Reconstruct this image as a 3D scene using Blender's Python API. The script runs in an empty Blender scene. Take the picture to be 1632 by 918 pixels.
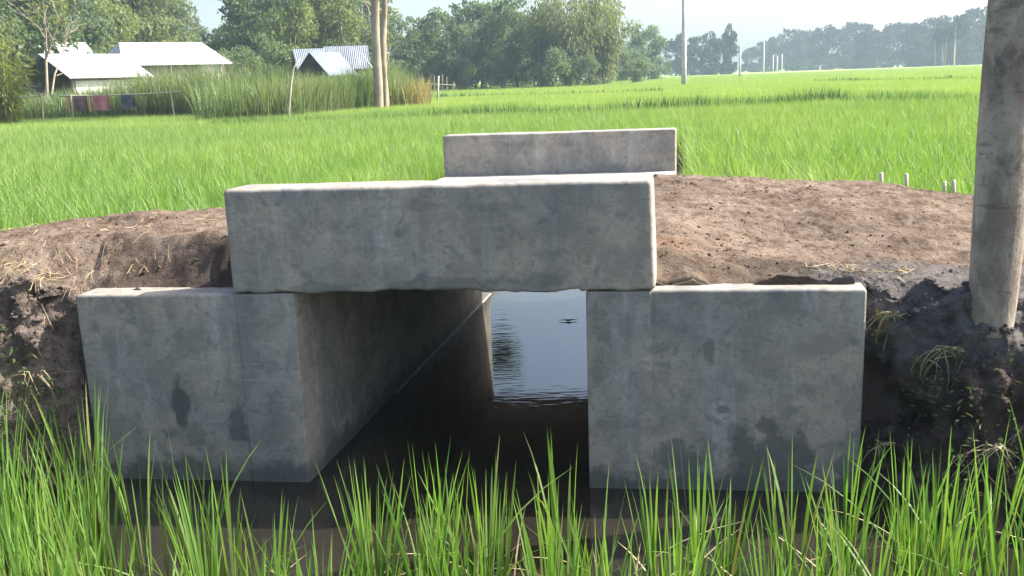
import bpy, math, random
import numpy as np
from mathutils import Matrix, Vector
R = math.radians
rng = np.random.default_rng(7)
random.seed(7)
scene = bpy.context.scene
COL = scene.collection

# ------------------------------------------------------------------ camera, sky, sun, exposure
CAM_H = 1.6
FPX, PITCH, ROLL = 1531.2, 0.2141, -0.0372
cp, sp, cr, sr = math.cos(PITCH), math.sin(PITCH), math.cos(ROLL), math.sin(ROLL)
FW = np.array([0, cp, -sp]); UP0 = np.array([0, sp, cp]); RT0 = np.array([1.0, 0, 0])
RT = RT0 * cr + UP0 * sr; UP = -RT0 * sr + UP0 * cr
cam = bpy.data.objects.new('camera', bpy.data.cameras.new('camera')); COL.objects.link(cam)
cam.data.sensor_width = 36; cam.data.lens = FPX / 1632 * 36
cam.data.clip_start = 0.05; cam.data.clip_end = 4000
cam.matrix_world = Matrix(((RT[0], UP[0], -FW[0], 0), (RT[1], UP[1], -FW[1], 0), (RT[2], UP[2], -FW[2], CAM_H), (0, 0, 0, 1)))
scene.camera = cam

SUN_AZ, SUN_EL = 11.0, 43.0          # azimuth counter-clockwise from +X, elevation (degrees)
w = bpy.data.worlds.new('World'); scene.world = w; w.use_nodes = True
nt = w.node_tree; bg = nt.nodes['Background']
sky = nt.nodes.new('ShaderNodeTexSky'); sky.sky_type = 'NISHITA'; sky.sun_disc = False
sky.sun_elevation = R(SUN_EL); sky.sun_rotation = R(90 - SUN_AZ)
sky.air_density = 1.0; sky.dust_density = 4.5; sky.ozone_density = 1.0; sky.altitude = 20
nt.links.new(sky.outputs[0], bg.inputs[0]); bg.inputs[1].default_value = 0.125
sun = bpy.data.objects.new('sun', bpy.data.lights.new('sun', 'SUN')); COL.objects.link(sun)
sun.data.energy = 5.0; sun.data.angle = R(0.6); sun.data.color = (1.0, 0.93, 0.82)
sd = Vector((math.cos(R(SUN_EL)) * math.cos(R(SUN_AZ)), math.cos(R(SUN_EL)) * math.sin(R(SUN_AZ)), math.sin(R(SUN_EL))))
sun.rotation_euler = sd.to_track_quat('Z', 'Y').to_euler()
scene.view_settings.view_transform = 'Standard'; scene.view_settings.look = 'None'
scene.view_settings.exposure = 1.3; scene.view_settings.gamma = 1.0
scene.cycles.volume_bounces = 1
scene.cycles.max_bounces = 8; scene.cycles.diffuse_bounces = 3

def ray(px, py): return FW + RT * (px - 816) / FPX - UP * (py - 459) / FPX
def atz(px, py, z):
    d = ray(px, py); return d * ((z - CAM_H) / d[2]) + np.array([0, 0, CAM_H])
def atY(px, py, Y):
    d = ray(px, py); return d * (Y / d[1]) + np.array([0, 0, CAM_H])

# ------------------------------------------------------------------ noise
def _h(ix, iy, iz, s):
    n = (ix * 374761393 + iy * 668265263 + iz * 2147483647 + s * 1274126177) & 0xffffffff
    n = ((n ^ (n >> 13)) * 1274126177) & 0xffffffff
    n = (n ^ (n >> 16)) & 0xffff
    return n / 32767.5 - 1.0
def vnoise(x, y, z, s=0):
    x, y, z = np.broadcast_arrays(np.asarray(x, float), np.asarray(y, float), np.asarray(z, float))
    ix, iy, iz = np.floor(x).astype(np.int64), np.floor(y).astype(np.int64), np.floor(z).astype(np.int64)
    fx, fy, fz = x - ix, y - iy, z - iz
    fx, fy, fz = [f * f * (3 - 2 * f) for f in (fx, fy, fz)]
    r = 0
    for a in (0, 1):
        for b in (0, 1):
            for c in (0, 1):
                r = r + _h(ix + a, iy + b, iz + c, s) * (fx if a else 1 - fx) * (fy if b else 1 - fy) * (fz if c else 1 - fz)
    return r
def fbm(x, y, z=0.0, f=1.0, o=4, s=0):
    r, a = 0, 1.0
    for k in range(o):
        r = r + a * vnoise(np.asarray(x) * f, np.asarray(y) * f, np.asarray(z) * f, s + k); a *= .5; f *= 2.03
    return r
def sst(t):
    t = np.clip(t, 0, 1); return t * t * (3 - 2 * t)

# ------------------------------------------------------------------ object helpers
def tag(o, label=None, cat=None, group=None, kind=None):
    if label: o['label'] = label
    if cat: o['category'] = cat
    if group: o['group'] = group
    if kind: o['kind'] = kind
    return o
def empty(name, loc, rz=0.0, label=None, cat=None, group=None):
    o = bpy.data.objects.new(name, None); COL.objects.link(o)
    o.location = loc; o.rotation_euler = (0, 0, rz); o.empty_display_size = .1
    return tag(o, label, cat, group)
class MB:
    """collects vertices and faces, links them as one mesh object"""
    def __init__(s): s.v = []; s.f = []; s.n = 0
    def add(s, v, f):
        v = np.asarray(v, float).reshape(-1, 3)
        s.v.append(v); s.f.append((np.asarray(f) + s.n) if not isinstance(f, list) else [tuple(i + s.n for i in q) for q in f]); s.n += len(v)
    def mesh(s, name, mat, smooth=False):
        me = bpy.data.meshes.new(name)
        V = np.concatenate(s.v)
        F = []
        for f in s.f:
            F.extend(f.tolist() if isinstance(f, np.ndarray) else f)
        me.from_pydata(V.tolist(), [], F)
        if smooth: me.polygons.foreach_set('use_smooth', [True] * len(me.polygons))
        if mat: me.materials.append(mat)
        me.update(); return me
    def build(s, name, mat, parent=None, smooth=False, loc=None):
        o = bpy.data.objects.new(name, s.mesh(name, mat, smooth)); COL.objects.link(o)
        if parent: o.parent = parent
        if loc is not None: o.location = loc
        return o
    def tube(s, pts, rad, seg=8, cap=True, wob=0.0, seed=0):
        pts = np.asarray(pts, float); n = len(pts); rad = np.broadcast_to(rad, (n,))
        V = []
        t = np.gradient(pts, axis=0); t /= np.linalg.norm(t, axis=1)[:, None] + 1e-9
        ref = np.array([0, 1.0, 0]) if abs(t[0][1]) < .9 else np.array([1.0, 0, 0])
        for i in range(n):
            a = np.cross(t[i], ref); a /= np.linalg.norm(a); b = np.cross(t[i], a)
            for k in range(seg):
                th = 2 * math.pi * k / seg
                r = rad[i]
                if wob: r *= 1 + wob * float(fbm(math.cos(th) * 1.3, math.sin(th) * 1.3, pts[i][2] * 2.0 + seed, 1.0, 3, seed))
                V.append(pts[i] + r * (a * math.cos(th) + b * math.sin(th)))
        F = []
        for i in range(n - 1):
            for k in range(seg):
                k2 = (k + 1) % seg
                F.append((i * seg + k, i * seg + k2, (i + 1) * seg + k2, (i + 1) * seg + k))
        if cap:
            F.append(tuple(range(seg - 1, -1, -1))); F.append(tuple((n - 1) * seg + k for k in range(seg)))
        s.add(V, F)
    def box(s, x0, x1, y0, y1, z0, z1):
        V = [(x, y, z) for x in (x0, x1) for y in (y0, y1) for z in (z0, z1)]
        s.add(V, [(0, 1, 3, 2), (4, 6, 7, 5), (0, 4, 5, 1), (2, 3, 7, 6), (0, 2, 6, 4), (1, 5, 7, 3)])
    def blades(s, base, h, wd, lean, curve, az, seg=4, face=None):
        """grass blades: base (n,3), height, width, lean amount, curvature, azimuth of lean"""
        n = len(base); base = np.asarray(base, float)
        d = np.stack([np.cos(az), np.sin(az), np.zeros(n)], 1)
        fa = az + math.pi / 2 + (0 if face is None else face)
        sd_ = np.stack([np.cos(fa), np.sin(fa), np.zeros(n)], 1)
        ts = np.linspace(0, 1, seg + 1); V = np.zeros((n, (seg + 1) * 2 - 1, 3))
        for i, t in enumerate(ts):
            off = (lean * t + curve * t ** 2.4)[:, None] * d * h[:, None]
            z = h * t * (1 - .35 * np.abs(curve) * t * t)
            c = base + off + np.stack([0 * z, 0 * z, z], 1)
            if i == seg: V[:, -1] = c
            else:
                ww = (wd * (0.55 + .6 * t) * (1 - t ** 3.0) * .62)[:, None] * sd_
                V[:, 2 * i] = c - ww; V[:, 2 * i + 1] = c + ww
        m = V.shape[1]
        o = (np.arange(n) * m)[:, None]
        Fq = np.concatenate([o + np.array([[2 * i, 2 * i + 1, 2 * i + 3, 2 * i + 2]]) for i in range(seg - 1)], 0)
        Ft = o + np.array([[2 * seg - 2, 2 * seg - 1, 2 * seg]])
        n0 = s.n; s.add(V.reshape(-1, 3), Fq)
        s.f.append(Ft + n0)
    def leaves(s, c, nrm, L, W):
        """kite-shaped leaves: centre, long-axis direction, length, width"""
        n = len(c); r = rng.normal(size=(n, 3)); a = nrm / (np.linalg.norm(nrm, axis=1)[:, None] + 1e-9)
        b = np.cross(a, r); b /= np.linalg.norm(b, axis=1)[:, None] + 1e-9
        L = np.broadcast_to(L, (n,))[:, None]; W = np.broadcast_to(W, (n,))[:, None]
        up = np.cross(a, b) * W * .25
        V = np.stack([c - a * L * .5, c - a * L * .05 + b * W * .5 + up, c + a * L * .5, c - a * L * .05 - b * W * .5 + up], 1)
        s.add(V.reshape(-1, 3), np.arange(n * 4).reshape(n, 4))
def copy_thing(root, loc, rz=None, sc=None, label=None):
    r = root.copy(); COL.objects.link(r); r.location = loc
    if rz is not None: r.rotation_euler = (0, 0, rz)
    if sc is not None: r.scale = sc
    if label: r['label'] = label
    for ch in root.children:
        c = ch.copy(); COL.objects.link(c); c.parent = r
    return r

# ------------------------------------------------------------------ materials
class NT:
    def __init__(s, name):
        s.m = bpy.data.materials.new(name); s.m.use_nodes = True; s.t = s.m.node_tree
        s.b = s.t.nodes['Principled BSDF']; s.out = s.t.nodes['Material Output']
    def n(s, typ, **kw):
        x = s.t.nodes.new(typ)
        for k, v in kw.items():
            if k.startswith('i_'): 
                key = k[2:]; key = int(key) if key.isdigit() else key.replace('_', ' ')
                s.set(x.inputs[key], v)
            else: setattr(x, k, v)
        return x
    def set(s, sock, v):
        if isinstance(v, bpy.types.NodeSocket): s.t.links.new(v, sock)
        elif isinstance(v, tuple) and len(v) == 3 and sock.type == 'RGBA': sock.default_value = (*v, 1)
        else: sock.default_value = v
    def coord(s, scale=(1, 1, 1), kind='Object', loc=(0, 0, 0)):
        tc = s.n('ShaderNodeTexCoord'); mp = s.n('ShaderNodeMapping')
        s.set(mp.inputs[0], tc.outputs[kind]); mp.inputs['Scale'].default_value = scale; mp.inputs['Location'].default_value = loc
        return mp.outputs[0]
    def noise(s, vec, scale, detail=4, rough=.55, dist=0.0):
        x = s.n('ShaderNodeTexNoise'); s.set(x.inputs['Vector'], vec); x.inputs['Scale'].default_value = scale
        x.inputs['Detail'].default_value = detail; x.inputs['Roughness'].default_value = rough; x.inputs['Distortion'].default_value = dist
        return x.outputs[0]
    def ramp(s, fac, a, b, ca=0.0, cb=1.0):
        x = s.n('ShaderNodeMapRange', interpolation_type='SMOOTHSTEP')
        s.set(x.inputs[0], fac)
        for k, v in zip((1, 2, 3, 4), (a, b, ca, cb)): s.set(x.inputs[k], v)
        return x.outputs[0]
    def mix(s, fac, a, b, mode='MIX'):
        x = s.n('ShaderNodeMix', data_type='RGBA', blend_type=mode)
        s.set(x.inputs[0], fac); s.set(x.inputs[6], a); s.set(x.inputs[7], b); return x.outputs[2]
    def math(s, op, a, b=0.0, c=0.0):
        x = s.n('ShaderNodeMath', operation=op)
        s.set(x.inputs[0], a); s.set(x.inputs[1], b)
        if op in ('MULTIPLY_ADD',): s.set(x.inputs[2], c)
        return x.outputs[0]
    def bump(s, h, strength, dist=.01, nrm=None):
        x = s.n('ShaderNodeBump'); s.set(x.inputs['Height'], h); x.inputs['Strength'].default_value = strength; x.inputs['Distance'].default_value = dist
        if nrm is not None: s.set(x.inputs['Normal'], nrm)
        return x.outputs[0]
    def fin(s, col=None, rough=None, nrm=None, spec=None, metal=None):
        for k, v in (('Base Color', col), ('Roughness', rough), ('Normal', nrm), ('Specular IOR Level', spec), ('Metallic', metal)):
            if v is not None: s.set(s.b.inputs[k], v)
        return s.m

def mat_concrete(name, stains=(), wet=True, light=1.0, seed=0.0):
    m = NT(name); co = m.coord(loc=(seed, seed * 1.7, 0)); raw = m.coord()
    sx = m.n('ShaderNodeSeparateXYZ'); m.set(sx.inputs[0], raw)
    k = lambda c: tuple(v * light for v in c)
    big = m.noise(co, 1.6, 4, .6, .6); med = m.noise(co, 6.5, 6, .65, .4); fine = m.noise(co, 55, 5, .7)
    c = m.mix(m.ramp(big, .36, .66), k((.245, .238, .222)), k((.35, .303, .25)))
    c = m.mix(m.ramp(med, .42, .58), c, m.mix(1.0, c, (.74, .755, .77), 'MULTIPLY'))
    # pale cement wash running down, trowel scratches
    run = m.noise(m.coord((9, 9, 1.1), loc=(seed, 2, 3)), 1.4, 5, .6)
    c = m.mix(m.math('MULTIPLY', m.ramp(run, .52, .74), .5), c, k((.42, .42, .41)))
    scr = m.noise(m.coord((1.3, 2, 26), loc=(seed, 0, 5)), 2.2, 6, .72, .5)
    c = m.mix(m.math('MULTIPLY', m.ramp(scr, .58, .72), .3), c, k((.46, .46, .45)))
    c = m.mix(m.ramp(fine, .3, .7, .0, .36), c, k((.12, .125, .12)))
    c = m.mix(m.ramp(m.noise(co, 24, 5, .7, .8), .54, .7, 0, .5), c, k((.10, .108, .11)))
    vo = m.n('ShaderNodeTexVoronoi'); m.set(vo.inputs['Vector'], co); vo.inputs['Scale'].default_value = 34
    pit = m.math('MULTIPLY', m.ramp(vo.outputs['Distance'], .07, .12, 1, 0), m.ramp(m.noise(co, 4, 3, .6), .5, .6))
    c = m.mix(m.math('MULTIPLY', pit, .7), c, k((.07, .07, .068)))
    blot = m.noise(co, 12, 3, .5, 1.0)
    c = m.mix(m.ramp(blot, .58, .68, 0, .5), c, k((.12, .13, .135)))
    pat = m.noise(co, 3.1, 5, .75, 1.2)
    c = m.mix(m.ramp(pat, .55, .66, 0, .28), c, k((.15, .155, .16)))
    rough = .85
    wob = m.noise(co, 9, 4, .6); mask = None
    for (u, z, ru, rz, dk) in stains:
        du = m.math('DIVIDE', m.math('SUBTRACT', sx.outputs[0], u), ru); dz = m.math('DIVIDE', m.math('SUBTRACT', sx.outputs[2], z), rz)
        d = m.math('SQRT', m.math('ADD', m.math('MULTIPLY', du, du), m.math('MULTIPLY', dz, dz)))
        d = m.math('ADD', d, m.math('MULTIPLY', m.math('SUBTRACT', wob, .5), 3.2))
        f = m.ramp(d, .62, 1.16, dk, 0.0)
        mask = f if mask is None else m.math('MAXIMUM', mask, f)
    if wet:
        zz = m.math('ADD', sx.outputs[2], m.math('MULTIPLY', m.math('SUBTRACT', wob, .5), .30))
        f = m.ramp(zz, .035, .11, .8, 0.0)
        mask = f if mask is None else m.math('MAXIMUM', mask, f)
    if mask is not None:
        c = m.mix(mask, c, k((.075, .08, .078)))
        rough = m.math('SUBTRACT', .85, m.math('MULTIPLY', mask, .25))
    n1 = m.bump(fine, .35, .004); n2 = m.bump(med, .4, .012, n1); n3 = m.bump(scr, .35, .004, n2)
    return m.fin(c, rough, n3, .3)

def mat_soil():
    m = NT('soil'); co = m.coord(); sx = m.n('ShaderNodeSeparateXYZ'); m.set(sx.inputs[0], co)
    big = m.noise(co, .9, 4, .6, .4); med = m.noise(co, 7, 6, .7, .3); fine = m.noise(co, 38, 6, .75)
    c = m.mix(m.ramp(big, .35, .65), (.275, .222, .18), (.185, .148, .12))
    c = m.mix(m.ramp(med, .38, .66), m.mix(1.0, c, (1.15, 1.12, 1.1), 'MULTIPLY'), m.mix(1.0, c, (.62, .56, .52), 'MULTIPLY'))
    c = m.mix(m.ramp(fine, .56, .68, 0, .6), c, (.10, .072, .055))
    c = m.mix(m.ramp(fine, .42, .3, 0, .35), c, (.46, .37, .30))
    strk = m.noise(m.coord((.5, 2.2, 1)), 9, 6, .75, .6)
    c = m.mix(m.ramp(strk, .54, .66, 0, .65), c, (.085, .062, .048))
    # reddish fresh earth beside the beam
    dx = m.math('SUBTRACT', sx.outputs[0], .66); dy = m.math('SUBTRACT', sx.outputs[1], 3.86)
    d = m.math('ADD', m.math('SQRT', m.math('ADD', m.math('MULTIPLY', dx, dx), m.math('MULTIPLY', dy, dy))), m.math('MULTIPLY', med, .25))
    c = m.mix(m.ramp(d, .12, .3, .55, 0), c, (.22, .125, .075))
    # moist earth in the cut
    zz = m.math('ADD', sx.outputs[2], m.math('MULTIPLY', m.math('SUBTRACT', big, .5), .25))
    zz = m.math('ADD', zz, m.ramp(sx.outputs[0], -1.85, -1.3, -.13, 0))
    moist = m.ramp(zz, .6, .8, 1, 0)
    cm = m.mix(m.ramp(med, .4, .65), (.25, .205, .182), (.13, .105, .093))
    cm = m.mix(m.ramp(fine, .52, .66, 0, .7), cm, (.03, .024, .022))
    cm = m.mix(m.ramp(m.noise(m.coord((1, 1, .5)), 16, 5, .7), .55, .68, 0, .5), cm, (.19, .155, .13))
    c = m.mix(moist, c, cm)
    # shade painted into the soil colour just behind the wing walls
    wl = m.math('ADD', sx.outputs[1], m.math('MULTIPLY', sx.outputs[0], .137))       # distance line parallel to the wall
    shade_r = m.math('MULTIPLY', m.ramp(m.math('ADD', wl, m.math('MULTIPLY', m.math('SUBTRACT', med, .5), .5)), 3.98, 4.12, .85, 0), m.ramp(sx.outputs[0], .78, 1.02))
    shade_l = m.math('MULTIPLY', m.ramp(m.math('ADD', wl, m.math('MULTIPLY', sx.outputs[0], -.14)), 4.02, 4.09, .7, 0), m.ramp(sx.outputs[0], -1.1, -1.3, 1, 1))
    shade_l = m.math('MULTIPLY', shade_l, m.math('MULTIPLY', m.ramp(sx.outputs[0], -1.75, -1.5), m.ramp(sx.outputs[0], -1.0, -.9, 1, 0)))
    c = m.mix(m.math('MAXIMUM', shade_r, shade_l), c, m.mix(m.ramp(med, .4, .65), (.095, .075, .066), (.05, .04, .036)))
    # grey clay shoulder at the tree foot
    dx = m.math('DIVIDE', m.math('SUBTRACT', sx.outputs[0], 1.75), .62); dy = m.math('DIVIDE', m.math('SUBTRACT', sx.outputs[1], 3.62), .36)
    d = m.math('ADD', m.math('ADD', m.math('MULTIPLY', dx, dx), m.math('MULTIPLY', dy, dy)), m.math('MULTIPLY', m.math('SUBTRACT', med, .5), 1.6))
    g = m.math('MULTIPLY', m.ramp(d, .7, 1.3, .85, 0), m.ramp(zz, .5, .62))
    c = m.mix(g, c, m.mix(m.ramp(med, .4, .6), (.19, .18, .178), (.12, .112, .112)))
    n1 = m.bump(fine, 1.0, .02); n2 = m.bump(med, .8, .05, n1); n3 = m.bump(strk, .5, .03, n2)
    return m.fin(c, 1.0, n3, .05)

def mat_leaf(name, a, b, trans=.35, nscale=.6, rough=.55, rnd=.25, bri=1.35):
    m = NT(name); co = m.coord()
    f = m.noise(co, nscale, 3, .6)
    oi = m.n('ShaderNodeObjectInfo')
    c = m.mix(m.ramp(f, .3, .7), a, b)
    c = m.mix(m.math('MULTIPLY', oi.outputs['Random'], rnd), c, tuple(v * bri for v in (b[0] * 1.1, b[1], b[2] * .8)))
    m.fin(c, rough, spec=.25)
    tr = m.n('ShaderNodeBsdfTranslucent'); m.set(tr.inputs[0], m.mix(1.0, c, (1.25, 1.3, .6), 'MULTIPLY'))
    mx = m.n('ShaderNodeMixShader'); mx.inputs[0].default_value = trans
    m.t.links.new(m.b.outputs[0], mx.inputs[1]); m.t.links.new(tr.outputs[0], mx.inputs[2]); m.t.links.new(mx.outputs[0], m.out.inputs[0])
    return m.m
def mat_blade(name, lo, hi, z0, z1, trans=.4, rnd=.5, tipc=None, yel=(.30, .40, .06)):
    """rice and reed leaves: paler leaf colour towards the tip, darker at the foot"""
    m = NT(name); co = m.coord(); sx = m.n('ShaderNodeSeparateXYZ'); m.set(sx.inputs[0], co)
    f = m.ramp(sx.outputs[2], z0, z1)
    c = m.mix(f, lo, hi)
    geo = m.n('ShaderNodeNewGeometry'); 
    try: isl = geo.outputs['Random Per Island']
    except Exception: isl = 0.5
    c = m.mix(m.math('MULTIPLY', isl, rnd), c, yel)
    wn = m.noise(geo.outputs['Position'], .35, 4, .65)
    c = m.mix(m.ramp(wn, .38, .62, 0, .6), c, m.mix(1.0, c, (.66, .84, .72), 'MULTIPLY'))
    brn = m.ramp(m.math('FRACT', m.math('MULTIPLY', isl, 17.3)), .94, .97)
    c = m.mix(m.math('MULTIPLY', brn, .6), c, (.30, .25, .12))
    m.fin(c, .45, spec=.35)
    tr = m.n('ShaderNodeBsdfTranslucent'); m.set(tr.inputs[0], m.mix(1.0, c, (1.2, 1.3, .5), 'MULTIPLY'))
    mx = m.n('ShaderNodeMixShader'); mx.inputs[0].default_value = trans
    m.t.links.new(m.b.outputs[0], mx.inputs[1]); m.t.links.new(tr.outputs[0], mx.inputs[2]); m.t.links.new(mx.outputs[0], m.out.inputs[0])
    return m.m
def mat_bark(name, a, b, scale=6, bump=.5, spots=None):
    m = NT(name); co = m.coord((1, 1, .45)); n1 = m.noise(co, scale, 6, .65, .4); n2 = m.noise(m.coord(), scale * 6, 5, .7)
    c = m.mix(m.ramp(n1, .38, .62), a, b); c = m.mix(m.ramp(n2, .5, .72, 0, .5), c, tuple(v * .5 for v in a))
    if spots:
        n3 = m.noise(m.coord((1, 1, .8)), 4.5, 4, .6, .8); c = m.mix(m.ramp(n3, .55, .64, 0, .7), c, spots)
        n4 = m.noise(m.coord((1, 1, 5)), 7, 3, .6); c = m.mix(m.ramp(n4, .6, .68, 0, .45), c, tuple(v * .45 for v in a))
    return m.fin(c, .85, m.bump(n2, bump, .006, m.bump(n1, bump, .015)), .2)
def mat_plain(name, a, b, scale=4, rough=.7, spec=.3, bump=.2, metal=0, stretch=(1, 1, 1)):
    m = NT(name); co = m.coord(stretch); n1 = m.noise(co, scale, 5, .6)
    return m.fin(m.mix(m.ramp(n1, .35, .65), a, b), rough, m.bump(n1, bump, .01), spec, metal)
def mat_tin(name, a, b):
    m = NT(name); co = m.coord(); w_ = m.n('ShaderNodeTexWave', wave_type='BANDS', bands_direction='X'); m.set(w_.inputs[0], co); w_.inputs['Scale'].default_value = 3.2
    n1 = m.noise(co, 1.2, 4, .6)
    return m.fin(m.mix(m.ramp(n1, .4, .65), a, b), .45, m.bump(w_.outputs[1], .6, .03), .5)
M = {}
CST = [  # stains in culvert face coordinates: along the face, height, half sizes, strength
    (-.535, .335, .036, .11, .95), (-.29, .25, .045, .07, .75), (-.60, .2, .05, .05, .45), (-.47, .21, .04, .05, .4), (-.86, .67, .035, .03, .35),
    (1.62, .56, .022, .05, .6), (1.68, .33, .03, .02, .6), (1.84, .26, .05, .04, .75), (1.85, .13, .16, .13, .7), (1.98, .15, .06, .05, .75), (1.50, .12, .09, .07, .65),
    (1.22, .66, .05, .09, .3), (1.20, .48, .03, .06, .25), (1.31, .6, .02, .12, .25), (1.25, .27, .09, .02, .2), (2.12, .1, .05, .04, .6)]
M['conc'] = mat_concrete('concrete_wall', CST, True, 1.2, 0.0)
M['conc2'] = mat_concrete('concrete_parapet', [(.15, .825, .18, .028, .45), (.62, .83, .32, .035, .5), (.95, .845, .16, .03, .4), (.5, 1.14, .12, .02, .22), (.85, 1.13, .14, .02, .25), (.3, .98, .06, .01, .2)], False, 1.25, 3.0)
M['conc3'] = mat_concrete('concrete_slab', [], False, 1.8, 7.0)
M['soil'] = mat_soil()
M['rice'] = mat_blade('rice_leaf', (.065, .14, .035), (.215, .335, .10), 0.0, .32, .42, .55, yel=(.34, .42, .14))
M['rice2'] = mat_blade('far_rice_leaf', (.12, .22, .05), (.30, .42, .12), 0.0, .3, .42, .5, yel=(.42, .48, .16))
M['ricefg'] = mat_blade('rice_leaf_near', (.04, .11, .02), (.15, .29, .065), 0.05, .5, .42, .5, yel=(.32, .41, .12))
M['reed'] = mat_blade('reed_leaf', (.05, .09, .04), (.20, .265, .125), 0.1, 1.8, .35, .5, yel=(.29, .30, .16))
M['reedy'] = mat_blade('dry_reed_leaf', (.13, .125, .06), (.33, .28, .15), 0.1, 1.6, .35, .6, yel=(.42, .34, .16))
M['bundg'] = mat_blade('bund_grass_leaf', (.02, .05, .02), (.045, .12, .035), 0.0, .5, .3, .4, yel=(.07, .15, .04))
M['leafA'] = mat_leaf('broad_leaf', (.085, .13, .09), (.175, .24, .14), .42)
M['leafB'] = mat_leaf('bamboo_leaf', (.11, .145, .07), (.23, .27, .125), .42)
M['leafC'] = mat_leaf('light_leaf', (.12, .165, .085), (.25, .31, .15), .42)
M['leafD'] = mat_leaf('far_leaf', (.02, .035, .028), (.042, .062, .045), .2)
M['leafY'] = mat_leaf('yellow_green_leaf', (.12, .16, .04), (.25, .29, .08), .4)
M['bark'] = mat_bark('grey_bark', (.22, .185, .15), (.40, .355, .29), 7, .9, spots=(.10, .085, .075))
M['barkp'] = mat_bark('pale_bark', (.30, .25, .19), (.42, .36, .28), 4, .3)
M['barkd'] = mat_bark('brown_bark', (.12, .095, .075), (.2, .165, .13), 4, .4)
M['culm'] = mat_bark('bamboo_culm', (.25, .24, .12), (.38, .36, .2), 5, .2)
M['white'] = mat_plain('white_wall', (.62, .61, .58), (.75, .74, .71), 2)
M['greyw'] = mat_plain('mud_wall', (.20, .18, .17), (.33, .30, .28), 3)
M['tin'] = mat_tin('tin_roof', (.46, .47, .49), (.62, .62, .63))
M['tinb'] = mat_tin('blue_grey_tin', (.13, .16, .21), (.20, .24, .31))
M['dark'] = mat_plain('dark_timber_shade', (.035, .03, .03), (.07, .06, .055), 3)
M['wood'] = mat_plain('dry_bamboo', (.36, .32, .22), (.55, .5, .38), 9, stretch=(1, 1, .2))
M['stake'] = mat_plain('pale_stake', (.42, .39, .33), (.66, .63, .56), 14, stretch=(1, 1, .2))
M['pole'] = mat_plain('pole_concrete', (.55, .53, .53), (.7, .68, .68), 3)
M['pink'] = mat_plain('pink_cloth', (.36, .12, .14), (.48, .19, .21), 3)
M['maroon'] = mat_plain('maroon_cloth', (.13, .08, .09), (.24, .12, .13), 3)
M['orange'] = mat_plain('orange_cloth', (.55, .28, .16), (.66, .36, .22), 3)
M['navy'] = mat_plain('navy_cloth', (.05, .06, .08), (.12, .13, .16), 3)
M['straw'] = mat_plain('straw', (.26, .20, .11), (.48, .40, .26), 12)
M['weed'] = mat_leaf('weed_leaf', (.05, .08, .035), (.13, .17, .08), .3, 8)
M['deadleaf'] = mat_plain('dead_leaf', (.05, .045, .04), (.09, .08, .07), 20)

def mat_water():
    m = NT('canal_water'); co = m.coord((1, 1.6, 1))
    n1 = m.noise(co, 5, 2, .5, .3); n2 = m.noise(m.coord((1, 4.5, 1)), 7, 2, .4, .2)
    mud = m.noise(m.coord(), 1.3, 3, .6)
    h = m.math('ADD', m.math('MULTIPLY', n1, .5), m.math('MULTIPLY', n2, .8))
    c = m.mix(m.ramp(mud, .3, .7), (.019, .016, .012), (.03, .025, .019))
    m.fin(c, .03, m.bump(h, .045, .02), .5); m.b.inputs['IOR'].default_value = 2.0
    return m.m
M['water'] = mat_water()
def mat_field():
    m = NT('field_ground'); co = m.coord(); n1 = m.noise(co, .03, 5, .6); n2 = m.noise(m.coord((1, .25, 1)), 1.2, 6, .7)
    c = m.mix(m.ramp(n1, .4, .6), (.30, .42, .12), (.36, .46, .14)); c = m.mix(m.ramp(n2, .4, .7, 0, .5), c, (.09, .2, .04))
    return m.fin(c, .9, spec=.1)
M['field'] = mat_field()
M['paddy'] = mat_plain('paddy_mud', (.04, .045, .025), (.07, .075, .04), 2, .6)

# ------------------------------------------------------------------ culvert frame
PSI = -0.1362; CX, CY = -0.8654, 3.7247; SK = 0.0633
cP, sP = math.cos(PSI), math.sin(PSI)
WO, BL, BW, HW, HB, WL, WR, LEN, DT = 1.1556, -.2508, 1.6565, .805, 1.2173, -.936, 2.1865, 3.4992, .926
def uv(x, y):
    dx, dy = np.asarray(x) - CX, np.asarray(y) - CY
    v = -dx * sP + dy * cP; u = dx * cP + dy * sP - SK * v
    return u, v
def xy(u, v):
    u = u + SK * v; return CX + u * cP - v * sP, CY + u * sP + v * cP

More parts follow.
